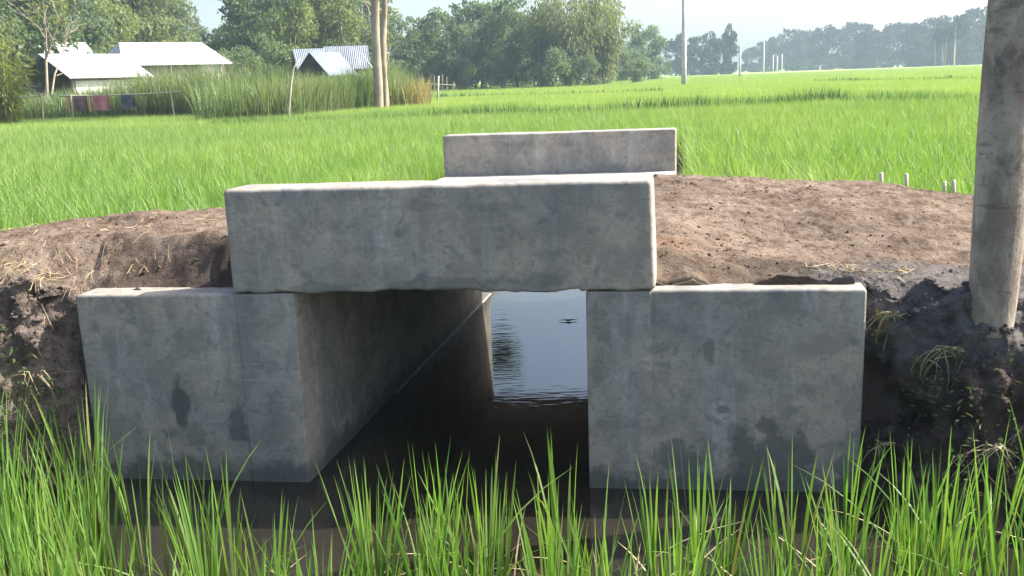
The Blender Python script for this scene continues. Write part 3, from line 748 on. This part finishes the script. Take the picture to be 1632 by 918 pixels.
field_trunk(612, 160, 37.8, .14, .058, 'thinner knobbly right trunk of the pair in the rice field', 2, (4.25, 0, 9.0, .8, .8), .3)

# ------------------------------------------------------------------ background trees
BGG = 'trees behind the rice field'
n_ = 0
specs = [
 # px, Y, top py, kind, var, wide, label
 (20, 52, -90, 'broad', 0, 1.1, 'dense dark broad-leaved tree filling the upper left corner'),
 (-60, 46, -60, 'bamboo', 0, 1.0, 'yellowish bamboo leaning in from the left edge'),
 (115, 66, -60, 'broad', 1, .8, 'rounded broad-leaved tree behind the first white roof'),
 (150, 75, -110, 'light', 0, .9, 'feathery pale tree above the first white roof'),
 (205, 82, -120, 'light', 1, .9, 'tall drooping light green tree behind the long white roof'),
 (250, 84, -90, 'slender', 0, 1.5, 'tall slender tree above the ridge of the long white roof'),
 (285, 90, -40, 'light', 2, .8, 'thin crowned tree left of the first sky gap'),
 (330, 96, 42, 'broad', 2, 1.3, 'low dark tree under the first sky gap'),
 (380, 86, 18, 'broad', 3, .9, 'dark tree just right of the first sky gap'),
 (425, 80, -70, 'broad', 0, .8, 'tall dark tree left of the blue roofed shed'),
 (470, 72, -80, 'light', 3, .75, 'pale drooping tree above the curved stick'),
 (150, 54, 80, 'bush', 1, .55, 'leafy bush between the small house and the long white roof'),
 (440, 66, 60, 'bush', 0, .8, 'mixed green bush left of the blue roofed shed'),
 (520, 82, -110, 'broad', 1, .7, 'dark crown high above the blue roofed shed'),
 (550, 74, -80, 'light', 0, .7, 'pale green tree directly behind the blue roofed shed'),
 (585, 88, -60, 'slender', 1, 1.6, 'narrow tree right behind the twin trunks'),
 (640, 108, 22, 'broad', 2, 1.0, 'grey green tree right of the twin trunks'),
 (672, 112, 34, 'broad', 3, .9, 'low tree in the second sky gap'),
 (715, 100, 8, 'broad', 0, .95, 'large dark tree right of the second sky gap'),
 (770, 104, -18, 'broad', 1, .95, 'tallest dark broad-leaved tree behind the far parapet'),
 (825, 100, -8, 'broad', 2, .95, 'dark broad tree left of the bamboo grove'),
 (866, 96, -30, 'bamboo', 1, .9, 'bamboo clump at the left side of the grove'),
 (912, 93, -55, 'bamboo', 2, .95, 'tallest bamboo clump with pale culms in the grove'),
 (958, 98, -48, 'bamboo', 0, .85, 'bamboo clump leaning right out of the grove'),
 (880, 90, 72, 'bush', 1, .8, 'low bush at the foot of the bamboo'),
 (940, 90, 88, 'bush', 2, .7, 'small bush under the leaning bamboo'),
 (800, 96, 84, 'bush', 0, .8, 'shrub at the foot of the dark trees'),
 (735, 98, 92, 'bush', 2, .8, 'dark shrub at the field edge behind the twin trunks'),
 (1032, 150, 28, 'broad', 3, .8, 'single rounded tree right of the bamboo grove'),
 (1000, 140, 70, 'bush', 0, 1.2, 'spreading bush right of the bamboo grove'),
 (1045, 150, 88, 'bush', 1, 1.1, 'low bush reaching out into the field left of the tall pole'),
 (1078, 255, 46, 'far', 0, .8, 'hazy tree left behind the tall pole'),
 (1110, 260, 52, 'far', 1, .8, 'hazy tree right behind the tall pole'),
 (1133, 250, 44, 'far', 2, .7, 'hazy tree between the tall pole and the slender tree'),
 (1161, 240, 30, 'far', 2, .45, 'slender feathery tree left of the second pole'),
 (1195, 330, 70, 'far', 0, .9, 'small hazy tree between the second and third pole'),
 (1218, 340, 60, 'far', 1, .8, 'small hazy tree behind the third pole'),
]
for i, (px, Y_, tp, kd, wd, lb) in enumerate([
    (45, 74, -120, 'light', 1.0, 'tall pale crown behind the corner tree'), (90, 90, -130, 'broad', .8, 'dark crown high behind the bare tree'), (180, 100, -90, 'broad', .9, 'dark tree filling in behind the pale drooping trees'),
    (235, 104, -70, 'broad', .8, 'dark tree behind the slender tree'), (300, 104, 10, 'broad', .7, 'small dark tree at the left side of the first sky gap'), (352, 92, 62, 'light', .9, 'low pale tree above the right end of the long roof'),
    (405, 98, -30, 'light', .8, 'pale tree filling in behind the dark ones right of the sky gap'), (455, 96, -60, 'broad', .8, 'dark tree behind the pale drooping one'), (500, 98, -70, 'light', .8, 'pale tree behind the sheds'), (560, 100, -60, 'broad', .8, 'dark tree behind the tree over the second shed roof'),
    (655, 125, 40, 'light', .9, 'pale low tree filling the second sky gap'), (690, 120, 16, 'light', .7, 'pale slender tree beside the large dark tree'), (745, 118, 4, 'light', .8, 'pale tree between the two large dark trees'), (800, 118, 0, 'broad', .9, 'dark tree behind the bush at the grove'), (850, 118, 4, 'broad', .9, 'dark crown behind the first bamboo clump'), (985, 128, 62, 'broad', .9, 'low dark tree right behind the leaning bamboo')]):
    specs.append((px, Y_, tp, kd, (i * 3 + 1) % 4, wd, lb))
for i, (px, tp) in enumerate([(628, 92), (650, 98), (700, 88), (760, 82), (835, 92), (905, 86), (965, 92), (1015, 92)]):
    specs.append((px, 103 + (i % 3) * 3, tp, 'bush', i % 3, 1.0, 'dark undergrowth ' + ['just right of the twin trunks', 'beside the broken fence', 'behind the thin stake', 'under the tallest dark tree', 'left of the bamboo', 'under the tallest bamboo', 'under the leaning bamboo', 'under the single rounded tree'][i]))
for i, (px, tp) in enumerate([(350, 84), (392, 78), (455, 84), (600, 86)]):
    specs.append((px, 62 + 2 * i, tp, 'bush', (i + 1) % 3, .9, 'green undergrowth ' + ['at the right end of the long white roof', 'left of the mixed green bush', 'behind the bent stick', 'behind the twin trunks'][i]))
fx = np.linspace(1238, 1572, 15)
tops = np.interp(fx, [1235, 1250, 1300, 1360, 1430, 1480, 1510, 1540, 1575], [62, 42, 36, 34, 30, 26, 14, 4, 18])
fl = ['at its left end beside the small poles', 'second from the left end', 'third from the left end', 'fourth from the left end', 'fifth from the left end', 'sixth from the left end', 'seventh from the left end', 'in the middle, eighth from the left', 'ninth from the left end', 'tenth from the left end', 'left of the pale stems', 'just left of the tallest one', 'tallest of the row', 'right of the tallest one', 'next to the near trunk']
for i, (a, b) in enumerate(zip(fx, tops)):
    specs.append((float(a), 330 + (i % 3) * 12 - i * 5, float(b) + (i * 7 % 5 - 2) * 2.5, 'far', i % 4, .85 + .1 * (i % 3), 'blue hazy tree of the distant right-hand row, ' + fl[i]))
for i, a in enumerate((1495, 1518)):
    specs.append((a, 235, (38, 16)[i], 'farstem', i, .8, ('tree with several thin pale stems before the distant row', 'larger tree with pale stems before the distant row, nearest the trunk')[i]))
for i, (px, Y_, tp, kd, vr, wd, lb) in enumerate(specs):
    tree({'bamboo': 'bamboo_clump', 'bush': 'bush'}.get(kd, 'tree'), px, Y_, tp, kd, vr, wd, lb, BGG if kd != 'bush' else 'bushes at the field edge', rz=i * 1.37)
# a further belt closes the view behind the gaps and beyond both sides of the frame
for i, px in enumerate(list(range(-300, 330, 90)) + [1640, 1700, 1770, 1850]):
    Y_ = 120 if px < 400 else 300; tp = 20 if px < 400 else 10
    tree('tree', px, Y_, tp, 'far', i % 4, 1.0, 'dark tree of the belt closing the left side behind the roofs' if px < 400 else 'hazy tree hidden behind or right of the near trunk', 'trees closing the view', rz=i)

# bare tree in front of the first shed
e = empty('bare_tree', (atY(84, 150, 42)[0], 42, FIELD_Z), 0, 'nearly leafless thin tree with bare branches in front of the first white roof', 'tree')
mb = MB()
def branch(p, d, L_, r, depth, g):
    q = p + d * L_; mid = (p + q) / 2 + g.normal(size=3) * L_ * .05
    mb.tube([p, mid, q], [r, r * .8, r * .6], 5, cap=False)
    if depth:
        for k in range(3):
            nd = d + g.normal(size=3) * .45; nd[2] = abs(nd[2]) * .8 + .1; nd /= np.linalg.norm(nd)
            branch(q if k else (p + q) / 2, nd, L_ * .62, r * .55, depth - 1, g)
branch(np.array([0, 0, -.2]), np.array([-.03, 0, 1.0]), 2.9, .09, 4, np.random.default_rng(5))
mb.build('trunk', M['barkp'], e, smooth=True)
mb = MB(); crown_broad(1.5, 1.0, 4.6, 10, 260, .2, .1, 77, mb); mb.build('crown', M['leafY'], e)
# leafy sprays in front of the left edge
e = empty('bamboo_clump', (atY(5, 150, 33)[0], 33, FIELD_Z), 0, 'yellow-green leafy bamboo spray at the left picture edge beside the washing', 'tree', )
c, t = MB(), MB(); g = np.random.default_rng(12)
for i in range(30):
    a = g.uniform(0, 6.28); h = g.uniform(1.6, 4.2); o_ = g.uniform(.3, 1.1); dr = np.array([math.cos(a), math.sin(a), 0])
    f_ = lambda q: dr * (.15 + o_ * q ** 2) + np.array([0, 0, h * (q - .2 * q ** 3)])
    t.tube([f_(q) for q in np.linspace(0, 1, 6)], np.linspace(.02, .006, 6), 4, cap=False)
    m = 75; q = g.uniform(.15, 1, m); P0 = np.stack([f_(k) for k in q]); off = g.normal(size=(m, 3)) * .17; ax = off + dr * .2; ax[:, 2] -= .15
    c.leaves(P0 + off, ax, .26 * g.uniform(.6, 1.3, m), .05 * g.uniform(.6, 1.3, m))
t.build('culms', M['culm'], e); c.build('crown', M['leafY'], e)

# ------------------------------------------------------------------ tall reeds, bund grass
def strip_grass(name, label, cat, P2, depth, dens, h, wd, mat, seg=3, lean=.25):
    mb = MB()
    for (a, b, hm) in P2:
        a, b = np.array(a), np.array(b); Ls = np.linalg.norm(b - a); n = int(Ls * depth * dens)
        t = rng.uniform(0, 1, n); d = rng.uniform(0, depth, n)
        base = np.stack([a[0] + (b[0] - a[0]) * t, a[1] + (b[1] - a[1]) * t + d, np.full(n, FIELD_Z)], 1)
        hh = h * hm * rng.uniform(.6, 1.1, n) * (1 + .16 * fbm(base[:, 0], base[:, 1], 0, .6, 3, 81))
        mb.blades(base, hh, wd * rng.uniform(.6, 1.4, n), rng.uniform(0, lean, n), rng.uniform(0, .3, n), rng.uniform(0, 6.28, n), seg, rng.uniform(-1.5, 1.5, n))
    return tag(mb.build(name, mat), label, cat, kind='stuff')
def fp(px, py): p = atz(px, py, FIELD_Z + .44); return (p[0], p[1])
def fpY(px, Y): return (atY(px, 150, Y)[0], Y)
strip_grass('tall_reeds', 'thick hedge of tall green reeds in front of the white roofed houses', 'reeds',
            [(fpY(-60, 37), fpY(120, 37.5), .72), (fpY(100, 38), fpY(230, 37), .85), (fpY(215, 38), fpY(320, 36), 1.02), (fpY(305, 28.6), fpY(480, 31), .74), (fpY(300, 34), fpY(480, 35), .92), (fpY(475, 31.5), fpY(592, 38.4), .8), (fpY(590, 38.4), fpY(645, 39.5), .84)], 4.0, 170, 2.12, .026, M['reed'], lean=.14)
strip_grass('dry_reeds', 'yellowing dry reeds around the twin trunks', 'reeds', [(fpY(575, 38.2), fpY(678, 39.8), .86)], 2.5, 90, 1.75, .035, M['reedy'])
strip_grass('reed_plumes', 'pale pinkish flowering reed plumes standing above the hedge', 'reeds', [(fpY(440, 38), fpY(470, 38), 1.1), (fpY(570, 40), fpY(630, 41), 1.1), (fpY(230, 41), fpY(420, 39), 1.05)], 1.5, 6, 2.2, .07, M['straw'])
strip_grass('bund_grass', 'dark green weeds along the bund crossing the rice field', 'grass',
            [(fp(845, 172), fp(1000, 166), 1), (fp(990, 166), fp(1190, 158), 1.05), (fp(1190, 158), fp(1352, 150), 1.15), (fp(1352, 152), fp(1570, 148), .95), (fp(330, 190), fp(840, 171), .97)], .5, 480, .54, .013, M['bundg'])
strip_grass('far_bund_grass', 'faint darker grass line of the next bund in the rice field', 'grass',
            [(fp(680, 153), fp(1060, 141), 1), (fp(1300, 127), fp(1570, 122), 1)], .8, 90, .54, .04, M['bundg'])

# ------------------------------------------------------------------ houses
def house(name, px, pyb, Y, rz, L_, W_, wh, rise, roofm, wallm, label, over=.35, openg=False, hip=0.0, panel=None, zb=FIELD_Z):
    b = atY(px, pyb, Y); e = empty(name, (b[0], Y, zb), rz, label, 'house' if wh > 1.5 else 'shed')
    mb = MB(); l, w_ = L_ / 2, W_ / 2; t = .12
    mb.box(-l, l, -w_, -w_ + t, 0, wh); mb.box(-l, l, w_ - t, w_, 0, wh)
    mb.box(l - t, l, -w_ + t, w_ - t, 0, wh)
    if not openg: mb.box(-l, -l + t, -w_ + t, w_ - t, 0, wh)
    mb.build('wall', wallm, e)
    if openg or True:
        mb = MB()
        for s in (-1, 1):
            mb = MB(); x = s * (l - .02 if not openg else l + .1)
            if hip: continue
            mb.add([(x - .04, -w_, wh), (x - .04, w_, wh), (x - .04, 0, wh + rise - .06), (x + .04, -w_, wh), (x + .04, w_, wh), (x + .04, 0, wh + rise - .06)],
                   [(0, 1, 2), (3, 5, 4), (0, 3, 4, 1), (1, 4, 5, 2), (2, 5, 3, 0)])
            mb.build('gable', M['dark'] if openg else wallm, e)  # an open gable gets a dark panel for the shade inside
    ro = over; sl = rise / w_; ez = wh - ro * sl; h2 = hip
    mb = MB()
    for s in (-1, 1):
        V = []
        for dz in (0, .05):
            V += [(-l - ro, s * (w_ + ro), ez + dz), (l + ro, s * (w_ + ro), ez + dz), (l + ro - h2, 0, wh + rise + dz), (-l - ro + h2, 0, wh + rise + dz)]
        mb.add(V, [(0, 1, 2, 3), (4, 7, 6, 5), (0, 4, 5, 1), (1, 5, 6, 2), (2, 6, 7, 3), (3, 7, 4, 0)])
        if h2:
            V = []
            for dz in (0, .05): V += [(s * (l + ro), -(w_ + ro), ez + dz), (s * (l + ro), w_ + ro, ez + dz), (s * (l + ro - h2), 0, wh + rise + dz)]
            mb.add(V, [(0, 1, 2), (3, 5, 4), (0, 3, 4, 1), (1, 4, 5, 2), (2, 5, 3, 0)])
    mb.build('roof', roofm, e)
    if panel:
        mb = MB(); mb.box(panel[0], panel[1], -w_ - .03, -w_ - .004, panel[2], panel[3]); mb.build(panel[4], panel[5], e)
    return e
def hz(px, py, Y): return atY(px, py, Y)[2]
# first shed: ridge at y 96, eave at y 126
h1 = house('house', 140, 150, 48, R(58), 3.9, 3.5, 1.75, .95, M['tin'], M['greyw'], 'small house with a bright white tin roof and dark open gable, behind the washing', openg=True)
h1.location.z = hz(142, 126, 48) - 1.55
mb = MB(); mb.box(-1.8, 1.8, -1.785, -1.755, .2, 1.45); mb.build('front_panel', M['white'], h1)
h2_ = house('house', 266, 150, 60, R(42), 6.0, 3.9, 2.3, 1.15, M['tin'], M['greyw'], 'long house with a white hipped tin roof and grey walls, behind the reeds', hip=.8, panel=(1.5, 2.9, .9, 2.15, 'white_panel', M['white']))
h2_.location.z = hz(262, 104, 60) - 2.15
h3 = house('house', 108, 150, 62, R(50), 2.4, 2.6, 2.2, 1.0, M['tin'], M['greyw'], 'half hidden white roof behind the small house')
h3.location.z = hz(100, 92, 62) - 2.3
h4 = house('shed', 522, 150, 48, R(62), 1.9, 1.75, 1.45, .9, M['tinb'], M['dark'], 'steep open shed with a small tin roof and dark front, right of the bent stick', openg=True, over=.2)
h4.location.z = hz(525, 120, 48) - 1.3
mb = MB()
for y in (-.7, 0, .7):
    mb = MB(); mb.tube([(-1.05, y, .1), (-1.05, y, 1.5 + (.8 if y == 0 else .2))], .04, 6); mb.build('post', M['wood'], h4)
h5 = house('shed', 556, 150, 52, R(12), 1.9, 2.0, 1.5, 1.0, M['tinb'], M['dark'], 'second blue-grey roof joined behind the steep open shed', over=.2)
h5.location.z = hz(556, 112, 52) - 1.3
h6 = house('shed', 497, 150, 51, R(20), 1.3, 1.8, 1.5, .9, M['tinb'], M['dark'], 'small tin roof peeping out left of the steep open shed', over=.15)
h6.location.z = hz(497, 114, 51) - 1.3

# ------------------------------------------------------------------ washing rails and cloths
RY = 35.5
def rail(name, p0, p1, posts, label, Yr):
    a, b = atY(*p0, Yr), atY(*p1, Yr); e = empty(name, (a[0], Yr, FIELD_Z), 0, label, 'washing rail', 'washing rails')
    mb = MB(); n = 7; pts_ = [((b[0] - a[0]) * t, .0, a[2] + (b[2] - a[2]) * t - FIELD_Z - .04 * math.sin(t * math.pi)) for t in np.linspace(0, 1, n)]
    mb.tube(pts_, np.linspace(.035, .022, n), 6); mb.build('rail', M['wood'], e)
    for (pt, pb) in posts:
        q = atY(pt, 150, Yr)[0] - a[0]; q2 = atY(pb, 180, Yr)[0] - a[0]; zt = np.interp(q, [0, b[0] - a[0]], [a[2], b[2]]) - FIELD_Z
        mb = MB(); mb.tube([(q2 + (q2 - q) * .6, -.05, -.1), (q2, -.05, .4), (q, -.05, zt + .08)], .03, 6); mb.build('post', M['wood'], e)
    return e
rail('washing_rail', (95, 153), (287, 146), [(113, 117), (272, 278)], 'thin bamboo rail carrying the washing, right of the two', RY)
rail('washing_rail', (-30, 158), (72, 151.5), [(66, 69), (5, 12)], 'thin bamboo rail at the left edge without washing', RY - .6)
def cloth(name, px0, px1, py0, py1, mat, label, Yc=RY):
    a, b = atY(px0, py0, Yc), atY(px1, py1, Yc); n, m = 14, 8; V = []
    zt, zb_ = a[2], b[2]
    for side in (0, 1):
        for j in range(m):
            for i in range(n):
                s, t = i / (n - 1), j / (m - 1)
                V.append((a[0] + (b[0] - a[0]) * s, Yc + (.05 if side else -.05) + (.03 * math.sin(s * 9 + side) * t) + (.045 * (-1 if side else 1)) * (t < .01), zt - (zt - zb_) * t * (1 - .12 * side) + .015 * math.sin(s * 5) * t))
    F = []
    for side in (0, 1):
        o = side * n * m
        for j in range(m - 1):
            for i in range(n - 1): F.append((o + j * n + i, o + j * n + i + 1, o + (j + 1) * n + i + 1, o + (j + 1) * n + i))
    for i in range(n - 1): F.append((i, i + 1, n * m + i + 1, n * m + i))
    mb = MB(); mb.add(V, F); return tag(mb.build(name, mat, smooth=True), label, 'cloth', 'washing hung on the bamboo rail')
cloth('cloth', 106, 113, 152, 178, M['orange'], 'narrow orange-brown cloth, leftmost on the rail')
cloth('cloth', 116, 140, 152, 177, M['maroon'], 'dull maroon cloth between the two orange ones')
cloth('cloth', 140.5, 147, 151.5, 178, M['orange'], 'narrow bright orange cloth beside the pink cloth')
cloth('cloth', 148, 175, 151, 175.5, M['pink'], 'wide faded pink cloth in the middle of the rail')
cloth('cloth', 192, 216, 150, 172, M['navy'], 'dark navy cloth hanging apart, right of the pink one')

# ------------------------------------------------------------------ poles, sticks
def pole(px, pyb, pyt, r, label, zt=None):
    b = atz(px, pyb, FIELD_Z + .44); Y_ = b[1]; top = atY(px, pyt, Y_)[2] if zt is None else zt
    e = empty('utility_pole', (b[0], Y_, FIELD_Z), 0, label, 'pole', 'white utility poles across the rice field')
    mb = MB(); mb.tube([(0, 0, -.3), (0, 0, 2), (0, 0, top - FIELD_Z)], [r * 1.1, r, r * .75], 10); mb.build('shaft', M['pole'], e, smooth=True)
    return e
p1 = pole(1090, 133, 0, .17, 'tallest and nearest white utility pole, running out of the top of the picture', zt=9.2)
mb = MB(); mb.box(-.9, .9, -.06, .06, 8.3, 8.42); mb.build('crossarm', M['pole'], p1)
p2 = pole(1179, 120.5, 70, .15, 'second white utility pole, right of the slender tree')
def far_pole(px, top, Y_, r, label):
    b = atY(px, 115, Y_); e = empty('utility_pole', (b[0], Y_, FIELD_Z), 0, label, 'pole', 'white utility poles across the rice field')
    mb = MB(); mb.tube([(0, 0, -.3), (0, 0, atY(px, top, Y_)[2] - FIELD_Z)], [r, r * .8], 8); mb.build('shaft', M['pole'], e, smooth=True)
far_pole(1217, 64, 230, .2, 'third white utility pole, at the left end of the distant tree row')
far_pole(1232, 88, 270, .17, 'short white pole, left of the last two at the tree row')
far_pole(1238.5, 90, 280, .2, 'short white pole in the middle of the last three')
far_pole(1246, 86, 275, .17, 'rightmost and farthest white pole before the tree row')

def stick(name, P, r, mat, label, cat, group=None):
    mb = MB(); P = [np.array(p) for p in P]; o = P[0].copy(); mb.tube([p - o for p in P], r, 8)
    return tag(mb.build(name, mat, smooth=True, loc=tuple(o)), label, cat, group)
Ys = 29.0
stick('bent_stick', [atY(458, 205, Ys), atY(461, 165, Ys), atY(464, 130, Ys), atY(468, 108, Ys), atY(477, 94, Ys)], [.042, .04, .036, .032, .024], M['wood'], 'tall pale stick bent at the top, standing before the reeds', 'stick')
Ys = 46
stick('thin_stake', [atY(697.5, 170, Ys), atY(698, 145, Ys), atY(699, 121, Ys)], [.05, .045, .04], M['stake'], 'thin upright pale stake in the rice right of the twin trunks', 'stake')
e = empty('wooden_fence', (atY(675, 138, 70)[0], 70, FIELD_Z), 0, 'small broken fence of pale sticks under the trees right of the twin trunks', 'fence')
mb = MB()
a0 = atY(675, 138, 70)
for i, (px, pt) in enumerate([(674, 124), (684, 128), (691, 120), (704, 119), (711, 122), (722, 130)]):
    q = atY(px, pt, 70); mb = MB(); mb.tube([(q[0] - a0[0], 0, 0), (q[0] - a0[0] + .05, 0, q[2] - FIELD_Z)], .04, 5); mb.build('post', M['wood'], e)
mb = MB(); q0, q1 = atY(668, 133, 69.9), atY(726, 136, 69.9); mb.tube([(q0[0] - a0[0], -.1, q0[2] - FIELD_Z), (q1[0] - a0[0], -.1, q1[2] - FIELD_Z)], .035, 5); mb.build('rail', M['wood'], e)

# short stakes behind the bank
for i, (px, pt, pb, lb) in enumerate([(1404.5, 275, 300, 'leftmost of the short pale stakes behind the bank'), (1444.5, 277, 302, 'second short pale stake from the left behind the bank'),
                                      (1505, 289, 311, 'smallest short stake, close beside a taller one'), (1520, 287, 313, 'tallest short stake of the close pair behind the bank'), (1558, 295, 320, 'short pale stake touching the near trunk in the picture')]):
    Yk = 6.25 - .05 * i; a, b = atY(px, pt, Yk), atY(px, pb + 16, Yk)
    stick('short_stake', [b, (a + b) / 2, a], [.013, .0135, .0125], M['stake'], lb, 'stake', 'short stakes behind the bank')

# ------------------------------------------------------------------ bank weeds and floating leaf
mb = MB()
def weeds(n, x0, x1, z0, z1, ln, wd, clumps=12):
    cs_ = [(rng.uniform(x0, x1), rng.uniform(z0, z1)) for _ in range(clumps)]
    C = []; A = []
    for i in range(n):
        cx_, cz_ = cs_[rng.integers(0, clumps)]; x = cx_ + rng.normal(0, .05); z = cz_ + rng.normal(0, .06)
        y = yface(x, z) - rng.uniform(.0, .05); C.append((x, y, z)); A.append((rng.normal(), -abs(rng.normal()) * .6, rng.normal() * .7 + .2))
    C = np.array(C); mb.leaves(C, np.array(A), ln * rng.uniform(.5, 1.4, n), wd * rng.uniform(.5, 1.3, n))
def yface(x, z):
    for y in np.arange(2.7, 4.3, .02):
        if float(ground(x, y)) > z: return y - .03
    return 4.2
weeds(420, -2.4, -1.86, .15, .62, .035, .015, 16)
weeds(420, 1.38, 2.2, .08, .62, .026, .010, 26)
tag(mb.build('bank_weeds', M['weed']), 'small leafy weeds and roots clinging to the cut faces of the bank', 'weeds', kind='stuff')
def creeper(x0, z0, L_, n, label, seed):
    g = np.random.default_rng(seed); e = empty('creeping_weed', (x0, yface(x0, z0), z0), 0, label, 'weed'); st, lf = MB(), MB()
    for k in range(n):
        p = np.array([g.normal() * .02, -.02, g.normal() * .01]); d = np.array([g.normal() * .9, -.5, g.uniform(-.2, 1.0)]); pts_ = [p.copy()]
        for i in range(7):
            d = d + np.array([g.normal() * .25, 0.02, -.42]); d[1] = -abs(d[1]) * .4; q = d / np.linalg.norm(d); p = p + q * L_ / 7 * g.uniform(.5, 1.1); pts_.append(p.copy())
        st.tube(pts_, np.linspace(.0022, .0008, 8), 4, cap=False)
        for q in pts_[1:]:
            if g.uniform() < .55: lf.leaves(q + g.normal(size=(3, 3)) * .008, g.normal(size=(3, 3)), .022, .009)
    st.build('stem', M['straw'], e); lf.build('foliage', M['weed'], e)
creeper(1.56, .60, .20, 14, 'tangled pale creeper hanging from the right bank below the trunk', 3)
creeper(1.50, .56, .34, 3, 'long thin root dangling down the right bank face', 4)
creeper(1.36, .22, .15, 8, 'small leafy weed beside the foot of the right wing wall', 5)
creeper(1.80, .36, .2, 7, 'dry creeper low on the right bank under the tree', 6)
creeper(1.66, .30, .26, 9, 'brown tangle of roots halfway down the right bank', 8)
creeper(1.42, .70, .14, 10, 'tuft of dry roots hanging beside the top corner of the right wing wall', 9)
creeper(-1.95, .5, .18, 10, 'leafy weed on the left bank beside the wing wall', 7)
c0 = atz(906, 511, .004); e = empty('floating_leaf', tuple(c0), 0, 'small dark leaf floating on the water inside the culvert', 'leaf')
mb = MB(); mb.tube([(-.065, .0, .003), (-.03, .005, .006), (0, 0, .004), (.035, .004, .006), (.06, .0, .003)], [.001, .003, .005, .003, .001], 5); mb.build('blade', M['deadleaf'], e)
mb = MB(); mb.add([(-.02, -.02, .003), (.012, -.026, .004), (.022, .004, .006), (-.012, .008, .005), (0, -.01, .012)], [(0, 1, 4), (1, 2, 4), (2, 3, 4), (3, 0, 4)]); mb.build('stalk', M['deadleaf'], e)

# ------------------------------------------------------------------ haze
mb = MB(); mb.box(-700, 700, -90, 700, -1.5, 45)
hm = bpy.data.materials.new('haze'); hm.use_nodes = True; t_ = hm.node_tree; t_.nodes.remove(t_.nodes['Principled BSDF'])
pv = t_.nodes.new('ShaderNodeVolumePrincipled'); pv.inputs['Color'].default_value = (.62, .78, 1.0, 1); pv.inputs['Density'].default_value = .0008
pv.inputs['Anisotropy'].default_value = .2
t_.links.new(pv.outputs[0], t_.nodes['Material Output'].inputs['Volume'])
tag(mb.build('haze', hm), 'thin pale haze over the fields', 'haze', kind='stuff')
